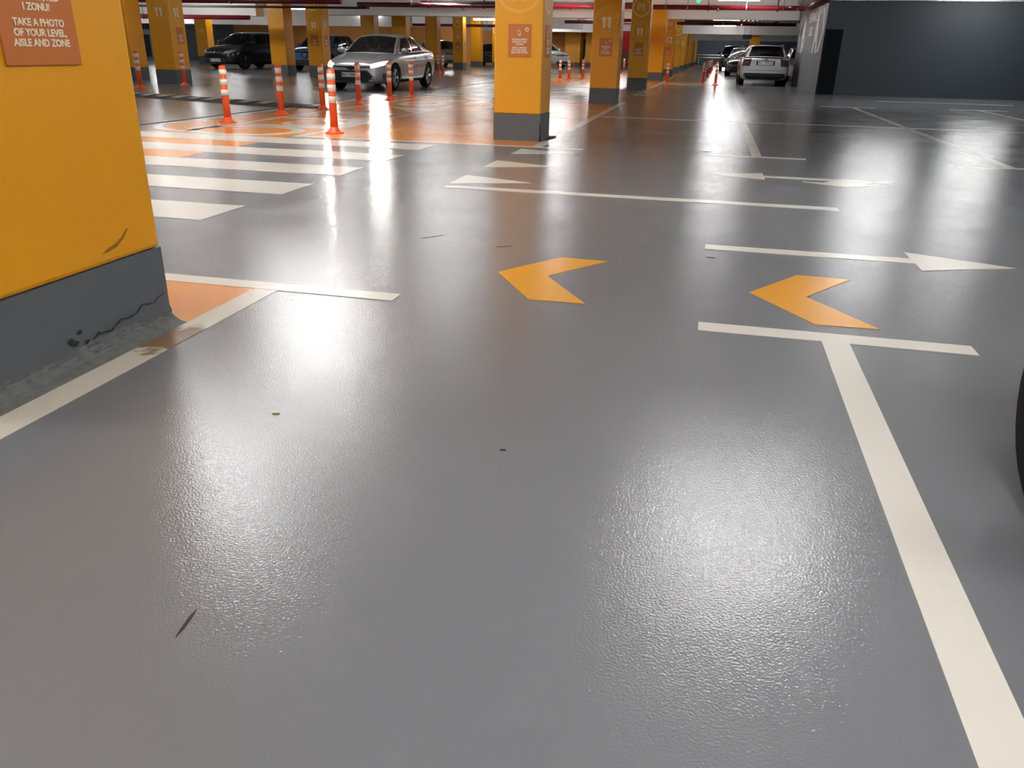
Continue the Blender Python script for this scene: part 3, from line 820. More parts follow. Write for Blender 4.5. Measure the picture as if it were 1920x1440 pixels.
for i, (x, y, s, lb) in enumerate(bol):
    b = b0 if i == 0 else copy_tree(b0)
    b.location = (x, y, 0); b.scale = (s, s, s); b.rotation_euler = (0, 0, 0.3 * i)
    tag(b, lb, 'bollard', 'orange bollards')

# ------------------------------------------------------------------ speed bump
sb = empty('speed_bump', (-7.55, 14.45, 0), math.atan2(1.45, -4.6))
tag(sb, 'black rubber speed bump with white reflective blocks across the left lane', 'speed bump')
def arch(bm, x0, x1, hw, h, n=8, taper=False):
    R0 = []
    for x, sc in ((x0, 1.0), (x1, 0.35 if taper else 1.0)):
        R0.append([bm.verts.new((x, -hw * sc + 2 * hw * sc * k / n, max(0.004, h * sc * math.sin(PI * k / n) ** 0.8))) for k in range(n + 1)])
        R0[-1] += [bm.verts.new((x, hw * sc, 0)), bm.verts.new((x, -hw * sc, 0))]
    m_ = len(R0[0])
    for k in range(m_): bm.faces.new((R0[0][k], R0[0][(k + 1) % m_], R0[1][(k + 1) % m_], R0[1][k]))
    bm.faces.new(R0[0]); bm.faces.new(R0[1])
nb = 12
for k in range(nb):
    bm = bmesh.new(); arch(bm, 0.02 + 0.5 * k, 0.5 * k + 0.49, 0.40, 0.055)
    sg = from_bm('bump_segment', bm, M['bump_black'], sb)
    if k >= 1:
        bm = bmesh.new()
        n_ = 3
        rows = [[bm.verts.new((x, y, 0.055 * math.sin(PI * (y + 0.40) / 0.80) ** 0.8 + 0.003)) for y in [-0.10 + 0.36 * j / n_ for j in range(n_ + 1)]] for x in (0.13 + 0.5 * k, 0.36 + 0.5 * k)]
        for j in range(n_): bm.faces.new((rows[0][j], rows[0][j + 1], rows[1][j + 1], rows[1][j]))
        rf = from_bm('reflective_block', bm, M['block'], sg)
bm = bmesh.new(); arch(bm, 0.0, -0.45, 0.40, 0.055, 8, True)
from_bm('bump_end', bm, M['bump_black'], sb)
# ------------------------------------------------------------------ cars
def lerp(a, b, t): return a + (b - a) * t
def resample(pts, n):
    pts = [Vector(p) for p in pts]
    d = [0.0]
    for i in range(1, len(pts)): d.append(d[-1] + (pts[i] - pts[i - 1]).length)
    out = []
    for k in range(n + 1):
        s = d[-1] * k / n
        i = 0
        while i < len(d) - 2 and s > d[i + 1]: i += 1
        t = (s - d[i]) / max(1e-9, d[i + 1] - d[i])
        out.append(pts[i].lerp(pts[i + 1], t))
    return out

class Car:
    """x runs from the nose (0) to the tail (L), y to the car's left is -y seen here, z up; the Empty stands at the middle of the footprint"""
    def __init__(s, label, paint, P, loc, heading, scale=1.0, cat='car'):
        s.P = P; s.paint = M[paint]
        s.root = empty('car', (loc[0], loc[1], 0), math.atan2(-heading[1], -heading[0]))
        s.root.scale = (scale, scale, scale)
        tag(s.root, label, cat)
        s.L = P['L']; s.W = P['W']
        s.body(); s.cabin(); s.wheels()
    def put(s, name, bm, mats, smooth=False, parent=None):
        for v in bm.verts: v.co.x -= s.L / 2
        return from_bm(name, bm, mats, parent or s.root, smooth)
    # lower body: lofted sections, subdivided, with the wheel arches cut out
    def body(s):
        P = s.P; hw0 = s.W / 2
        bm = bmesh.new(); rings = []
        crease = bm.edges.layers.float.new('crease_edge')
        for (x, f, zb, zs, zt) in P['sections']:
            h = hw0 * f; zm = lerp(zb, zs, 0.5)
            half = [(h * 0.80, zb), (h * 0.97, zb + 0.07), (h, zm), (h * 0.985, lerp(zm, zs, 0.7)), (h * 0.93, zs), (h * 0.62, lerp(zs, zt, 0.75))]
            ring = [(-y, z) for y, z in half] + [(0, zt)] + [(y, z) for y, z in reversed(half)] + [(0, zb)]
            rings.append([bm.verts.new((x, y, z)) for y, z in ring])
        n = len(rings[0])
        for a, b in zip(rings, rings[1:]):
            for k in range(n): bm.faces.new((a[k], a[(k + 1) % n], b[(k + 1) % n], b[k]))
        for r in (rings[0], rings[-1]):
            for k in range(6):
                i0, i1 = k, k + 1; j0, j1 = n - 2 - k, n - 3 - k
                if k == 0: bm.faces.new((r[n - 1], r[0], r[1], r[n - 3 - 0]) if False else (r[n - 1], r[0], r[n - 2]))
                if i1 == j1: bm.faces.new((r[i0], r[i1], r[j0]))
                else: bm.faces.new((r[i0], r[i1], r[j1], r[j0]))
        for e in bm.edges:
            ka = {v.index for v in e.verts}
        bm.edges.ensure_lookup_table()
        for a, b in zip(rings, rings[1:]):
            for k in (4, 8, 0, 12):
                e = bm.edges.get((a[k], b[k]))
                if e: e[crease] = 0.45
        for r, cv in ((rings[0], 0.25), (rings[-1], 0.35)):
            for k in range(n):
                e = bm.edges.get((r[k], r[(k + 1) % n]))
                if e: e[crease] = cv
        bmesh.ops.recalc_face_normals(bm, faces=bm.faces[:])
        me = bpy.data.meshes.new('body'); bm.to_mesh(me); bm.free()
        tmp = bpy.data.objects.new('tmp', me); COL.objects.link(tmp)
        md = tmp.modifiers.new('sub', 'SUBSURF'); md.levels = 2; md.render_levels = 2
        dg = bpy.context.evaluated_depsgraph_get(); dg.update()
        m2 = bpy.data.meshes.new_from_object(tmp.evaluated_get(dg))
        xs = [v.co.x for v in m2.vertices]; ys = [v.co.y for v in m2.vertices]
        x0, x1, y1 = min(xs), max(xs), max(ys)
        for v in m2.vertices:
            v.co.x = (v.co.x - x0) / (x1 - x0) * s.L; v.co.y *= hw0 / y1
        m2.materials.clear(); m2.materials.append(s.paint); m2.materials.append(M['black_plastic'])
        tmp.modifiers.clear(); tmp.data = m2
        bb = bmesh.new(); bb.from_mesh(m2); s.bvh = BVHTree.FromBMesh(bb); bb.free()
        # arch cutter
        cb = bmesh.new(); R = P['wheel_r'] + 0.055
        for ax in P['axles']:
            for sd in (-1, 1):
                y_in, y_out = sd * (hw0 - 0.34), sd * (hw0 + 0.2)
                N_ = 28
                a = [cb.verts.new((ax + R * math.cos(2 * PI * k / N_), y_in, P['wheel_r'] + R * math.sin(2 * PI * k / N_))) for k in range(N_)]
                b = [cb.verts.new((ax + R * math.cos(2 * PI * k / N_), y_out, P['wheel_r'] + R * math.sin(2 * PI * k / N_))) for k in range(N_)]
                cb.faces.new(a); cb.faces.new(b)
                for k in range(N_): cb.faces.new((a[k], a[(k + 1) % N_], b[(k + 1) % N_], b[k]))
        bmesh.ops.recalc_face_normals(cb, faces=cb.faces[:])
        for f in cb.faces: f.material_index = 0
        cm_ = bpy.data.meshes.new('cut'); cb.to_mesh(cm_); cb.free(); cm_.materials.append(M['black_plastic'])
        cut = bpy.data.objects.new('cut', cm_); COL.objects.link(cut)
        bo = tmp.modifiers.new('b', 'BOOLEAN'); bo.object = cut; bo.operation = 'DIFFERENCE'; bo.solver = 'EXACT'; bo.material_mode = 'TRANSFER'
        dg = bpy.context.evaluated_depsgraph_get(); dg.update()
        m3 = bpy.data.meshes.new_from_object(tmp.evaluated_get(dg))
        bpy.data.objects.remove(tmp); bpy.data.objects.remove(cut)
        for v in m3.vertices: v.co.x -= s.L / 2
        for p in m3.polygons: p.use_smooth = len(p.vertices) < 20
        s.body_o = obj('body', m3, s.root)
    # windscreen, windows, roof and pillars as bulged patches
    def cabin(s):
        P = s.P; g = P['glass']
        A0, A1, C1, C0 = [Vector(v) for v in (g['a0'], g['a1'], g['c1'], g['c0'])]   # half section, y > 0
        bf, br, crown, bulge = g.get('bow_f', 0.10), g.get('bow_r', 0.06), 0.05, 0.035
        def rail(t):      # roof edge from front to rear
            p = A1.lerp(C1, t); p.z += g.get('arch', 0.05) * 4 * t * (1 - t) * (1.0 if True else 0); p.y += 0.02 * 4 * t * (1 - t); return p
        def edge(p, v, bow, cr):   # cross curve at half width p.y
            t = v
            return Vector((p.x + bow * (1 - t * t), p.y * t, p.z + cr * (1 - t * t)))
        def ws(u, v): # u -1..1 across, v 0..1 up
            a = edge(A0, u, -bf, 0.02); b = edge(A1, u, -bf * 0.8, crown)
            p = a.lerp(b, v); p += Vector((-0.4, 0, 0.6)) * 0.035 * 4 * v * (1 - v); return p
        def rw(u, v):
            a = edge(C0, u, br, 0.02); b = edge(C1, u, br * 0.8, crown)
            p = a.lerp(b, v); p += Vector((0.5, 0, 0.4)) * g.get('rear_bulge', 0.03) * 4 * v * (1 - v); return p
        def roof(u, v):
            p = rail(v); return edge(p, u, lerp(-bf * 0.8, br * 0.8, v), crown)
        def side(sd):
            def f(u, v):
                lo = A0.lerp(C0, u); lo.y += 0.03 * 4 * u * (1 - u)
                hi = rail(u)
                p = lo.lerp(hi, v); p.y += bulge * 4 * v * (1 - v) * (1 - abs(2 * u - 1) ** 3); p.y *= sd; return p
            return f
        fr = bmesh.new()
        def fill(bm, f, us, vs_, off=0.0):
            G_ = [[bm.verts.new(f(u, v)) for v in vs_] for u in us]
            for i in range(len(us) - 1):
                for j in range(len(vs_) - 1):
                    bm.faces.new((G_[i][j], G_[i + 1][j], G_[i + 1][j + 1], G_[i][j + 1]))
        def span(a, b, n): return [lerp(a, b, k / n) for k in range(n + 1)]
        def panel(name, f, u0, u1, v0, v1, mt, umin, umax, nu=10, nv=6):
            b2 = bmesh.new(); fill(b2, f, span(u0, u1, nu), span(v0, v1, nv)); s.put(name, b2, mt, True)
            for (a, b, c, d) in ((umin, umax, 0, v0), (umin, umax, v1, 1), (umin, u0, v0, v1), (u1, umax, v0, v1)):
                if b - a > 1e-4 and d - c > 1e-4: fill(fr, f, span(a, b, 10), span(c, d, 3))
        gm = M[P.get('glass_mat', 'glass')]
        panel('windscreen', ws, -0.93, 0.93, 0.04, 0.95, gm, -1, 1, 14, 8)
        panel('rear_window', rw, -0.88, 0.88, g.get('rear_v0', 0.08), 0.92, M['dark_glass'], -1, 1, 14, 6)
        for sd in (-1, 1):
            f = side(sd)
            wins = g['wins']
            prev = 0.0
            for i, (u0, u1) in enumerate(wins):
                nxt = 1.0 if i == len(wins) - 1 else (u1 + wins[i + 1][0]) / 2
                panel('side_window', f, u0, u1, 0.06, 0.88, gm if i == 0 else M[P.get('side_glass', 'glass')], prev, nxt, 8, 6)
                prev = nxt
        fill(fr, roof, span(-1, 1, 14), span(0, 1, 12))
        bmesh.ops.remove_doubles(fr, verts=fr.verts[:], dist=0.003)
        o = s.put('roof_and_pillars', fr, s.paint, True)
        # interior seen through the glass
        zb = min(A0.z, C0.z)
        bm = bmesh.new(); add_box(bm, A0.x + 0.02, C0.x - 0.1, -A0.y + 0.06, A0.y - 0.06, zb - 0.06, zb + 0.012)
        inn = s.put('interior', bm, M['interior'])
        for sd in (-1, 1):
            for x in (lerp(A0.x, C0.x, 0.40), lerp(A0.x, C0.x, 0.70)):
                bm = bmesh.new(); add_box(bm, x, x + 0.14, sd * 0.36 - 0.22, sd * 0.36 + 0.22, zb - 0.02, zb + 0.13, 0.05)
                add_box(bm, x + 0.05, x + 0.15, sd * 0.36 - 0.13, sd * 0.36 + 0.13, zb + 0.15, zb + 0.30, 0.04)
                s.put('seat', bm, M['interior'], parent=inn)
        bm = bmesh.new(); Nn = 18; cx, cy, cz = lerp(A0.x, C0.x, 0.20), 0.36 * P.get('drive', 1), zb + 0.05
        add_tube(bm, [(cx + 0.07 * math.sin(2 * PI * k / Nn), cy + 0.18 * math.cos(2 * PI * k / Nn), cz + 0.17 * math.sin(2 * PI * k / Nn)) for k in range(Nn + 1)], 0.016, 6, False)
        s.put('steering_wheel', bm, M['black_plastic'], parent=inn)
        # door mirrors
        for sd in (-1, 1):
            bm = bmesh.new(); bmesh.ops.create_uvsphere(bm, u_segments=14, v_segments=8, radius=1.0)
            for v in bm.verts:
                v.co = Vector((A0.x + 0.26 + v.co.x * 0.075, sd * (A0.y + 0.17) + v.co.y * 0.115, A0.z + 0.095 + v.co.z * 0.075))
            add_box(bm, A0.x + 0.23, A0.x + 0.30, min(sd * (A0.y - 0.02), sd * (A0.y + 0.12)), max(sd * (A0.y - 0.02), sd * (A0.y + 0.12)), A0.z + 0.02, A0.z + 0.06)
            s.put('door_mirror', bm, M[P['mirror']] if 'mirror' in P else s.paint, True)
    def wheels(s):
        P = s.P; r = P['wheel_r']; w_ = P.get('tyre_w', 0.215)
        for i, ax in enumerate(P['axles']):
            for sd in (-1, 1):
                yc = sd * (s.W / 2 - w_ / 2 - 0.015)
                e = Matrix.Translation((ax - s.L / 2, yc, r)) @ Matrix.Rotation(P.get('steer', 0.0) if i == 0 else 0.0, 4, 'Z')
                bm = bmesh.new(); N_ = 32; prof = [(0.66, -0.42), (0.88, -0.5), (0.97, -0.44), (1.0, -0.3), (1.0, 0.3), (0.97, 0.44), (0.88, 0.5), (0.66, 0.42)]
                V = [[bm.verts.new((r * p * math.cos(2 * PI * k / N_), w_ * y, r * p * math.sin(2 * PI * k / N_))) for p, y in prof] for k in range(N_)]
                for k in range(N_):
                    for j in range(len(prof) - 1):
                        f = bm.faces.new((V[k][j], V[(k + 1) % N_][j], V[(k + 1) % N_][j + 1], V[k][j + 1])); f.smooth = True
                wh = from_bm('wheel', bm, M['rubber'], s.root); wh.matrix_local = e
                bm = bmesh.new(); ro = r * 0.67; yo = sd * w_ * 0.40
                V = [[bm.verts.new((rr * math.cos(2 * PI * k / N_), y, rr * math.sin(2 * PI * k / N_))) for rr, y in ((ro, yo), (ro * 0.9, yo), (ro * 0.88, yo * 0.3), (0.02, yo * 0.3))] for k in range(N_)]
                for k in range(N_):
                    for j in range(3): bm.faces.new((V[k][j], V[(k + 1) % N_][j], V[(k + 1) % N_][j + 1], V[k][j + 1]))
                back = from_bm('rim', bm, [M['dark_rim']], wh)
                bm = bmesh.new()
                nsp = P.get('spokes', 5)
                for k in range(nsp):
                    for da in (-0.13, 0.13):
                        a0 = 2 * PI * k / nsp
                        p0 = Vector((0.05 * math.cos(a0), yo * 0.85, 0.05 * math.sin(a0))); p1 = Vector((ro * 0.93 * math.cos(a0 + da), yo * 0.95, ro * 0.93 * math.sin(a0 + da)))
                        add_tube(bm, [p0, p1], [0.022, 0.018], 6)
                add_tube(bm, [(0, yo * 0.5, 0), (0, yo * 1.02, 0)], [0.055, 0.045], 12)
                V = [[bm.verts.new((rr * math.cos(2 * PI * k / N_), y, rr * math.sin(2 * PI * k / N_))) for rr, y in ((ro * 0.90, yo * 0.9), (ro * 0.93, yo * 1.06), (ro, yo * 1.06), (ro * 1.02, yo * 0.9))] for k in range(N_)]
                for k in range(N_):
                    for j in range(3): bm.faces.new((V[k][j], V[(k + 1) % N_][j], V[(k + 1) % N_][j + 1], V[k][j + 1]))
                from_bm('spokes', bm, M[P.get('rim', 'rim')], wh)
    # a fitted panel lying on the body: two outlines (bottom, top) in (y,z), (x,z) or (x,y) thrown onto the surface
    def decal(s, name, bot, top, axis, mt, nu=12, nv=4, off=0.006, th=0.02, parent=None, mirror=False):
        outs = []
        for sg in ((1, -1) if mirror else (1,)):
            b_, t_ = resample([(p[0], p[1], 0) for p in bot], nu), resample([(p[0], p[1], 0) for p in top], nu)
            bm = bmesh.new(); grid = []
            D = {'front': Vector((1, 0, 0)), 'rear': Vector((-1, 0, 0)), 'left': Vector((0, -1, 0)), 'right': Vector((0, 1, 0)), 'top': Vector((0, 0, -1))}[axis]
            last = None
            for i in range(nu + 1):
                row = []
                for j in range(nv + 1):
                    p = b_[i].lerp(t_[i], j / nv)
                    if axis in ('front', 'rear'): o = Vector((-1 if axis == 'front' else s.L + 1, p.x * sg, p.y))
                    elif axis == 'left': o = Vector((p.x, 2, p.y))
                    elif axis == 'right': o = Vector((p.x, -2, p.y))
                    else: o = Vector((p.x, p.y * sg, 3))
                    h, nrm, _, dist = s.bvh.ray_cast(o, D)
                    if h is None:
                        h = (last if last is not None else o + D)
                        h = o + D * ((h - o).dot(D))
                        nrm = -D
                    last = h
                    row.append((h + (-D) * off, h + D * th))
                grid.append(row)
            F = [[bm.verts.new(a) for a, b in row] for row in grid]; B_ = [[bm.verts.new(b) for a, b in row] for row in grid]
            for i in range(nu):
                for j in range(nv): bm.faces.new((F[i][j], F[i + 1][j], F[i + 1][j + 1], F[i][j + 1]))
            ring = [(i, 0) for i in range(nu)] + [(nu, j) for j in range(nv)] + [(i, nv) for i in range(nu, 0, -1)] + [(0, j) for j in range(nv, 0, -1)]
            for k in range(len(ring)):
                (a, b), (c, d) = ring[k], ring[(k + 1) % len(ring)]
                bm.faces.new((F[a][b], F[c][d], B_[c][d], B_[a][b]))
            outs.append(s.put(name, bm, M[mt], False, parent))
            for p in outs[-1].data.polygons: p.use_smooth = False
        return outs
    def plate(s, axis, z, txt, w_=0.52, h=0.11, off=0.012):
        o = s.decal('number_plate', [(-w_ / 2, z - h / 2), (w_ / 2, z - h / 2)], [(-w_ / 2, z + h / 2), (w_ / 2, z + h / 2)], axis, 'plate', 4, 2, off)[0]
        xs = [v.co.x for v in o.data.vertices]
        x = min(xs) if axis == 'front' else max(xs)
        me = text_mesh(txt, 0.105, bold=0.002)
        t = obj('plate_lettering', me.copy(), o); t.data.materials.append(M['plate_text'])
        t.matrix_local = face_matrix('-x' if axis == 'front' else '+x', (x + (-0.001 if axis == 'front' else 0.001), 0, z))
        return o
    def emblem(s, axis, z, r, mt='chrome', ry=None, off=0.02):
        h, _, _, _ = s.bvh.ray_cast(Vector((-1 if axis == 'front' else s.L + 1, 0, z)), Vector((1 if axis == 'front' else -1, 0, 0)))
        rg = obj('emblem', ring_mesh(r * 0.72, r, 24, 0.02), s.root); rg.data.materials.append(M[mt])
        rg.matrix_local = face_matrix('-x' if axis == 'front' else '+x', (h.x - s.L / 2 + (-0.005 if axis == 'front' else 0.005), 0, z)) @ Matrix.Diagonal((1, (ry or r) / r, 1, 1))
    def doors(s, xs, z0, z1, handles):
        for sd in ('left', 'right'):
            for x in xs:
                s.decal('door_gap', [(x, z0), (x + 0.008, z0)], [(x, z1), (x + 0.008, z1)], sd, 'black_plastic', 1, 8, 0.002, 0.01)
            for x, z in handles:
                s.decal('door_handle', [(x, z), (x + 0.17, z)], [(x, z + 0.028), (x + 0.17, z + 0.028)], sd, s.P.get('handle', 'chrome'), 3, 1, 0.03, 0.01)
            s.decal('sill_trim', [(s.P['axles'][0] + 0.42, 0.20), (s.P['axles'][1] - 0.42, 0.20)], [(s.P['axles'][0] + 0.42, 0.27), (s.P['axles'][1] - 0.42, 0.27)], sd, s.P.get('sill', 'black_plastic'), 8, 1, 0.012, 0.02)

def sedan_params():
    return dict(L=4.63, W=1.78, wheel_r=0.325, axles=(0.95, 3.65), rim='rim', spokes=5, glass_mat='glass',
        sections=[(0.0, 0.66, 0.24, 0.52, 0.60), (0.08, 0.80, 0.19, 0.62, 0.70), (0.40, 0.93, 0.17, 0.73, 0.80), (0.95, 0.99, 0.18, 0.83, 0.90), (1.40, 1.0, 0.18, 0.90, 0.96),
                  (2.3, 1.0, 0.18, 0.92, 0.90), (3.2, 1.0, 0.18, 0.95, 0.92), (3.65, 0.99, 0.18, 0.97, 1.02), (4.1, 0.97, 0.20, 0.99, 1.06), (4.45, 0.91, 0.24, 0.97, 1.05), (4.60, 0.82, 0.34, 0.84, 0.96), (4.63, 0.76, 0.40, 0.74, 0.84)],
        glass=dict(a0=(1.28, 0.76, 0.90), a1=(2.02, 0.57, 1.335), c1=(3.20, 0.56, 1.335), c0=(4.02, 0.74, 1.00), wins=((0.09, 0.42), (0.455, 0.80)), arch=0.05, bow_f=0.16, bow_r=0.10))
def hatch_params(L=4.06, W=1.73, h=1.448, wb=2.59):
    k = h / 1.448
    return dict(L=L, W=W, wheel_r=0.315, axles=(0.82, 0.82 + wb), rim='dark_rim', spokes=5, glass_mat='dark_glass', side_glass='dark_glass',
        sections=[(0.0, 0.62, 0.24 * k, 0.55 * k, 0.62 * k), (0.08, 0.80, 0.19 * k, 0.66 * k, 0.74 * k), (0.36, 0.94, 0.17 * k, 0.76 * k, 0.86 * k), (0.82, 0.99, 0.18 * k, 0.86 * k, 0.94 * k), (1.15, 1.0, 0.18 * k, 0.91 * k, 0.98 * k),
                  (2.0, 1.0, 0.18 * k, 0.93 * k, 0.90 * k), (2.9, 1.0, 0.18 * k, 0.97 * k, 0.93 * k), (L - 0.62, 0.99, 0.2 * k, 1.0 * k, 0.96 * k), (L - 0.18, 0.93, 0.24 * k, 1.0 * k, 0.98 * k), (L - 0.05, 0.86, 0.32 * k, 0.9 * k, 0.95 * k), (L, 0.80, 0.38 * k, 0.8 * k, 0.86 * k)],
        glass=dict(a0=(1.0, 0.74, 0.92 * k), a1=(1.68, 0.56, 1.33 * k), c1=(L - 0.62, 0.55, 1.36 * k), c0=(L - 0.16, 0.70, 0.98 * k), wins=((0.09, 0.42), (0.46, 0.80)), arch=0.045, bow_f=0.16, bow_r=0.06))
def estate_params():
    L = 4.66
    return dict(L=L, W=1.814, wheel_r=0.33, axles=(0.90, 3.58), rim='rim', spokes=5, glass_mat='glass', side_glass='dark_glass',
        sections=[(0.0, 0.66, 0.24, 0.55, 0.62), (0.08, 0.82, 0.2, 0.66, 0.74), (0.40, 0.94, 0.18, 0.76, 0.86), (0.95, 0.99, 0.18, 0.86, 0.94), (1.35, 1.0, 0.18, 0.92, 0.98),
                  (2.3, 1.0, 0.18, 0.94, 0.91), (3.4, 1.0, 0.18, 0.98, 0.95), (4.1, 0.99, 0.2, 1.0, 0.97), (4.52, 0.95, 0.22, 1.0, 1.0), (4.63, 0.90, 0.30, 0.96, 1.0), (L, 0.86, 0.36, 0.86, 0.94)],
        glass=dict(a0=(1.24, 0.77, 0.92), a1=(1.98, 0.585, 1.345), c1=(4.22, 0.60, 1.375), c0=(4.60, 0.74, 1.0), wins=((0.07, 0.34), (0.37, 0.62), (0.65, 0.92)), arch=0.035, bow_f=0.16, bow_r=0.05, rear_v0=0.06, rear_bulge=0.01))
def suv_params(L=4.45, W=1.86, h=1.66):
    k = h / 1.62
    return dict(L=L, W=W, wheel_r=0.355, axles=(0.90, 0.90 + 2.65), rim='dark_rim', spokes=5, glass_mat='dark_glass', side_glass='dark_glass',
        sections=[(0.0, 0.70, 0.28, 0.66 * k, 0.74 * k), (0.08, 0.86, 0.24, 0.80 * k, 0.90 * k), (0.34, 0.95, 0.22, 0.90 * k, 1.0 * k), (0.9, 1.0, 0.22, 0.98 * k, 1.05 * k), (1.2, 1.0, 0.22, 1.02 * k, 1.08 * k),
                  (2.2, 1.0, 0.22, 1.04 * k, 1.0 * k), (3.2, 1.0, 0.22, 1.06 * k, 1.02 * k), (L - 0.6, 0.99, 0.24, 1.08 * k, 1.04 * k), (L - 0.16, 0.94, 0.28, 1.06 * k, 1.06 * k), (L - 0.04, 0.88, 0.36, 0.96 * k, 1.02 * k), (L, 0.82, 0.42, 0.86 * k, 0.94 * k)],
        glass=dict(a0=(1.12, 0.80, 1.02 * k), a1=(1.78, 0.62, 1.50 * k), c1=(L - 0.55, 0.62, 1.52 * k), c0=(L - 0.14, 0.76, 1.06 * k), wins=((0.08, 0.37), (0.41, 0.66), (0.69, 0.90)), arch=0.04, bow_f=0.15, bow_r=0.06))
def front_face(c, z_lamp=0.68, lamp_mat='lamp_glass', plate_txt='', grille='black_plastic', k=1.0, plate_z=0.42, em='chrome'):
    hw = c.W / 2
    c.decal('headlight', [(hw * 0.56, z_lamp - 0.05), (hw * 0.93, z_lamp + 0.0)], [(hw * 0.56, z_lamp + 0.02), (hw * 0.93, z_lamp + 0.12)], 'front', lamp_mat, 10, 3, mirror=True)
    c.decal('grille', [(-hw * 0.54, z_lamp - 0.05), (hw * 0.54, z_lamp - 0.05)], [(-hw * 0.54, z_lamp + 0.01), (hw * 0.54, z_lamp + 0.01)], 'front', grille, 14, 2)
    c.decal('lower_intake', [(-hw * 0.70, 0.25 * k), (hw * 0.70, 0.25 * k)], [(-hw * 0.52, 0.44 * k), (hw * 0.52, 0.44 * k)], 'front', 'black_plastic', 14, 4)
    if plate_txt: c.plate('front', plate_z, plate_txt)
    c.emblem('front', z_lamp - 0.02, 0.07, em)

# silver sedan driving towards the viewer with its headlights on
S = Car('silver sedan with lit headlights driving behind the row of orange bollards', 'silver', sedan_params(), (-9.19, 20.55 + 2.315), (0, -1))
hw = S.W / 2
S.decal('upper_grille', [(-0.54, 0.575), (0, 0.560), (0.54, 0.575)], [(-0.54, 0.612), (0, 0.597), (0.54, 0.612)], 'front', 'black_plastic', 16, 2)
S.decal('emblem_badge', [(-0.12, 0.545), (0, 0.50), (0.12, 0.545)], [(-0.14, 0.60), (0, 0.605), (0.14, 0.60)], 'front', 'black_plastic', 10, 4, 0.014)
S.emblem('front', 0.562, 0.075, 'dark_rim', 0.05)
S.decal('lower_intake', [(-0.72, 0.235), (0.72, 0.235)], [(-0.46, 0.50), (0.46, 0.50)], 'front', 'black_plastic', 18, 5)
S.decal('bumper_lip', [(-0.80, 0.185), (0.80, 0.185)], [(-0.76, 0.225), (0.76, 0.225)], 'front', 'chrome', 18, 1, 0.022)
S.decal('fog_vent', [(0.755, 0.27), (0.80, 0.27)], [(0.78, 0.44), (0.835, 0.44)], 'front', 'black_plastic', 2, 4, mirror=True)
S.decal('headlight', [(0.54, 0.575), (0.68, 0.60), (0.79, 0.645)], [(0.52, 0.655), (0.68, 0.70), (0.80, 0.735)], 'front', 'headlight_on', 10, 4, 0.008, mirror=True)
S.plate('front', 0.40, 'BG\u00b71506-PE')
S.decal('tail_light', [(0.42, 0.78), (0.74, 0.78)], [(0.42, 0.92), (0.74, 0.94)], 'rear', 'tail', 8, 3, mirror=True)
S.doors((1.50, 2.52, 3.48), 0.28, 0.88, ((2.32, 0.80), (3.28, 0.83)))
S.decal('bonnet_gap', [(0.13, -0.55), (0.13, 0.55)], [(0.142, -0.55), (0.142, 0.55)], 'top', 'black_plastic', 14, 1, 0.002)
S.decal('bonnet_crease', [(0.35, 0.42), (1.20, 0.55)], [(0.35, 0.435), (1.20, 0.565)], 'top', 'silver', 12, 1, 0.012, mirror=True)
for o_ in S.root.children:
    if o_.name.startswith('headlight'): o_['label'] = 'lit white headlight'
# headlight beams
for sd in (-1, 1):
    ld = bpy.data.lights.new('headlight_beam', 'SPOT'); ld.energy = 45; ld.spot_size = 1.3; ld.spot_blend = 0.6; ld.shadow_soft_size = 0.06; ld.color = (1, 0.97, 0.92)
    lo = bpy.data.objects.new('headlight_beam', ld); COL.objects.link(lo); lo.parent = S.root
    lo.location = (-2.33, 0.68 * sd, 0.64)
    lo.rotation_euler = Vector((-1, 0, -0.10)).to_track_quat('-Z', 'Y').to_euler()

# black hatchback parked on the left
hp = hatch_params(); hp['drive'] = 1; hp['handle'] = 'black_plastic'
h_ = Vector((-0.20, -0.98, 0)).normalized()
c0 = Vector((-22.55, 36.60, 0)) - h_ * ((hp['L'] / 2 - 0.82) * 1.15)
K1 = Car('black hatchback parked left of the plain yellow column', 'black_car', hp, (c0.x, c0.y), (h_.x, h_.y), 1.15)
K1.decal('headlight', [(0.44, 0.60), (0.62, 0.60), (0.80, 0.68)], [(0.44, 0.655), (0.62, 0.72), (0.80, 0.80)], 'front', 'lamp_glass', 10, 3, mirror=True)
K1.decal('grille', [(-0.42, 0.585), (0.42, 0.585)], [(-0.42, 0.635), (0.42, 0.635)], 'front', 'black_plastic', 12, 2)
K1.decal('chrome_bar', [(0.10, 0.612), (0.40, 0.630)], [(0.10, 0.630), (0.40, 0.648)], 'front', 'chrome', 6, 1, 0.012, mirror=True)
K1.decal('emblem_diamond', [(-0.055, 0.61), (0, 0.53), (0.055, 0.61)], [(-0.055, 0.612), (0, 0.69), (0.055, 0.612)], 'front', 'chrome', 8, 3, 0.02)
K1.decal('lower_intake', [(-0.60, 0.25), (0.60, 0.25)], [(-0.50, 0.42), (0.50, 0.42)], 'front', 'black_plastic', 12, 3)
K1.decal('fog_trim', [(0.58, 0.26), (0.74, 0.30)], [(0.60, 0.31), (0.74, 0.38)], 'front', 'dark_rim', 4, 2, mirror=True)
K1.plate('front', 0.335, 'BG\u00b7208-ZR')
K1.doors((1.30, 2.35, 3.10), 0.28, 0.86, ((2.15, 0.78),))

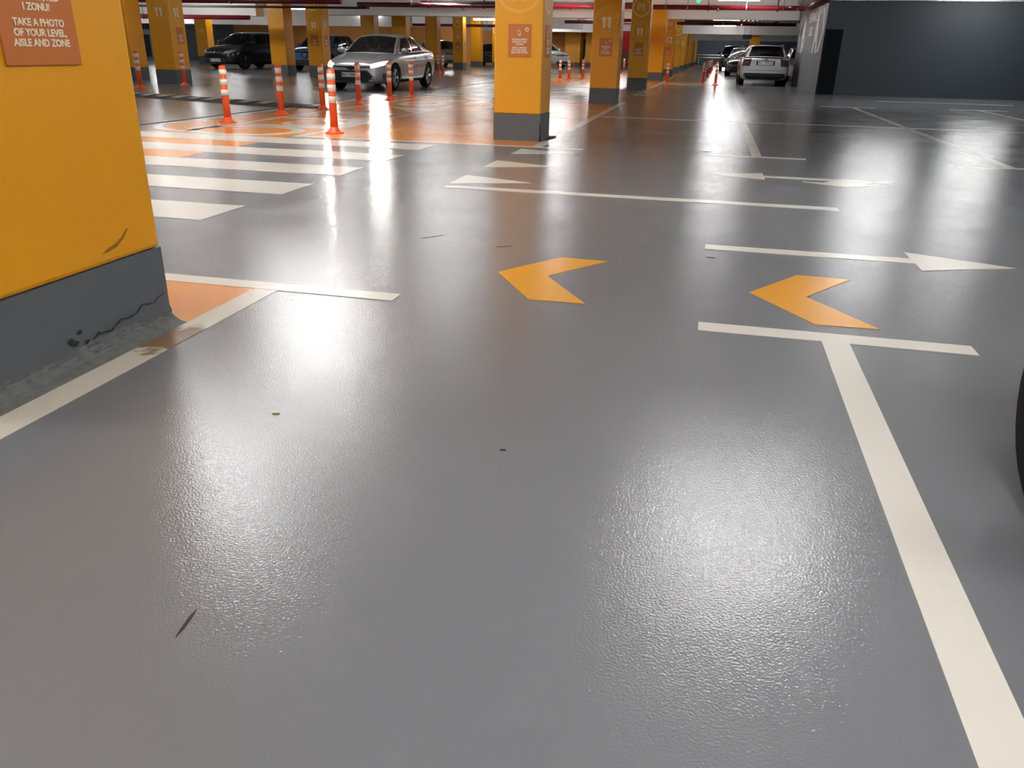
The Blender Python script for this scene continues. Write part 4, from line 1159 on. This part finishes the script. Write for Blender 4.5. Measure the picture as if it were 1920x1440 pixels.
# silver estate car seen from behind
E1 = Car('silver estate car seen from behind beside the lettered grey wall', 'silver', estate_params(), (1.84, 33.1 + 2.33), (0, 1))
E1.decal('tail_light', [(0.56, 0.70), (0.84, 0.70)], [(0.50, 0.98), (0.80, 0.98)], 'rear', 'tail', 8, 5, 0.010, mirror=True)
E1.decal('bumper_cladding', [(-0.80, 0.25), (0.80, 0.25)], [(-0.72, 0.46), (0.72, 0.46)], 'rear', 'black_plastic', 18, 4, 0.012)
E1.decal('exhaust_trim', [(0.42, 0.345), (0.60, 0.345)], [(0.42, 0.40), (0.60, 0.40)], 'rear', 'dark_rim', 6, 1, 0.026, mirror=True)
E1.decal('plate_recess', [(-0.33, 0.735), (0.33, 0.735)], [(-0.33, 0.885), (0.33, 0.885)], 'rear', 'black_plastic', 8, 2, 0.006)
E1.plate('rear', 0.81, 'BG\u00b71739-ZI', 0.54, 0.11, 0.014)
E1.decal('tailgate_gap', [(-0.60, 0.555), (0.60, 0.555)], [(-0.60, 0.567), (0.60, 0.567)], 'rear', 'black_plastic', 12, 1, 0.004)
E1.emblem('rear', 0.935, 0.05, 'dark_rim')
for sd in (-1, 1):
    bm = bmesh.new(); add_tube(bm, [(1.95, sd * 0.60, 1.385), (2.15, sd * 0.61, 1.432), (3.2, sd * 0.62, 1.462), (4.0, sd * 0.61, 1.450), (4.25, sd * 0.60, 1.405)], 0.018, 8)
    E1.put('roof_rail', bm, M['dark_metal'], True)
bm = bmesh.new(); add_box(bm, 4.20, 4.42, -0.56, 0.56, 1.395, 1.42, 0.01); E1.put('roof_spoiler', bm, M['silver'])
bm = bmesh.new(); add_tube(bm, [(4.47, 0, 1.15), (4.66, -0.35, 1.04)], 0.010, 6); E1.put('rear_wiper', bm, M['black_plastic'])
E1.doors((1.5, 2.5, 3.4), 0.28, 0.9, ((2.3, 0.82), (3.2, 0.85)))

# other cars
pb = suv_params(4.3, 1.80, 1.64)
X1 = Car('blue car facing the viewer between two yellow columns', 'blue_car', pb, (-18.45, 36.2 + 2.15), (0, -1))
front_face(X1, 0.82, 'lamp_glass', '', 'black_plastic', 1.1)
X1.emblem('front', 0.70, 0.17, 'chrome')
X2 = Car('dark blue car behind the silver sedan, half hidden by a column', 'navy_car', suv_params(4.3, 1.80, 1.62), (-16.0, 36.6 + 2.15), (0, -1))
front_face(X2, 0.82)
pg_ = suv_params(4.5, 1.84, 1.64); pg_['rim'] = 'dark_rim'
X3 = Car('grey green car parked behind the column with P1 over 12', 'grey_car', pg_, (-17.55, 53.6), (0.62, -0.78))
front_face(X3, 0.80); X3.doors((1.5, 2.6), 0.3, 1.0, ((2.3, 0.9),))
X4 = Car('black car facing the viewer left of the middle column', 'black_car', suv_params(4.2, 1.80, 1.55), (-16.4, 60.0 + 2.1), (0.1, -1))
front_face(X4, 0.78, 'lamp_glass', '', 'black_plastic', 1.0)
X5 = Car('white car peeking out right of the middle column', 'white_car', suv_params(4.5, 1.84, 1.72), (-12.05, 59.4), (0.80, -0.60))
front_face(X5, 0.84); X5.doors((1.5, 2.6), 0.3, 1.0, ((2.3, 0.9),))
p6 = hatch_params(3.95, 1.70, 1.50, 2.45); p6['mirror'] = 'black_plastic'
X6 = Car('black small car facing the viewer behind the silver estate car', 'black_car', p6, (1.50, 48.0 + 1.98), (-0.06, -1))
front_face(X6, 0.70, 'lamp_glass', '', 'black_plastic'); X6.emblem('front', 0.50, 0.09, 'chrome')
p7 = suv_params(4.6, 1.86, 1.76)
X7 = Car('dark off-road car standing farthest behind the small black car', 'black_car', p7, (1.25, 66.3), (0, -1))
front_face(X7, 0.86)
for sd in (-1, 1):
    bm = bmesh.new(); add_tube(bm, [(1.9, sd * 0.64, 1.64), (2.1, sd * 0.65, 1.72), (3.6, sd * 0.65, 1.73), (3.9, sd * 0.64, 1.67)], 0.02, 8); X7.put('roof_rail', bm, M['steel'], True)
X8 = Car('white car behind the end of the lettered grey wall', 'white_car', hatch_params(4.1, 1.76, 1.50), (4.15, 41.5 + 2.05), (0, -1))
front_face(X8, 0.70)
# near car of which only the front wheel enters the picture
pn = hatch_params(4.10, 1.76, 1.46); pn['wheel_r'] = 0.34; pn['tyre_w'] = 0.235
X9 = Car('black car at the right edge of which only a tyre shows', 'black_car', pn, (1.73, 0.64), (0, 1))
front_face(X9, 0.70)
# shopping carts at the far end of the row of columns
def cart(x, y, label):
    t = empty('shopping_cart', (x, y, 0), 0.4); tag(t, label, 'shopping cart', 'shopping carts')
    bm = bmesh.new()
    a = [(-0.25, -0.4, 0.55), (0.25, -0.4, 0.55), (0.22, 0.4, 0.62), (-0.22, 0.4, 0.62)]; b = [(-0.28, -0.48, 0.98), (0.28, -0.48, 0.98), (0.24, 0.46, 0.92), (-0.24, 0.46, 0.92)]
    for i in range(4):
        j = (i + 1) % 4
        add_tube(bm, [a[i], a[j]], 0.012, 5); add_tube(bm, [b[i], b[j]], 0.012, 5)
        for k in range(6):
            t_ = k / 6
            add_tube(bm, [Vector(a[i]).lerp(Vector(a[j]), t_), Vector(b[i]).lerp(Vector(b[j]), t_)], 0.006, 4)
    from_bm('basket', bm, M['steel'], t)
    tube('handle', [(-0.28, -0.55, 1.02), (0.28, -0.55, 1.02)], 0.02, M['red_panel'], t, 8)
    for sx in (-0.22, 0.22):
        tube('leg', [(sx, -0.4, 0.56), (sx, -0.35, 0.14)], 0.015, M['steel'], t, 6); tube('leg', [(sx, 0.38, 0.6), (sx, 0.36, 0.14)], 0.015, M['steel'], t, 6)
        for sy in (-0.35, 0.36): tube('caster', [(sx - 0.02, sy, 0.065), (sx + 0.02, sy, 0.065)], 0.065, M['rubber'], t, 10)
for k, (x, y) in enumerate(((-2.5, 104.0), (-1.7, 101.5), (-1.9, 103.2))):
    cart(x, y, ['far shopping cart against the last columns, left one', 'far shopping cart against the last columns, nearest one', 'far shopping cart against the last columns, middle one'][k])
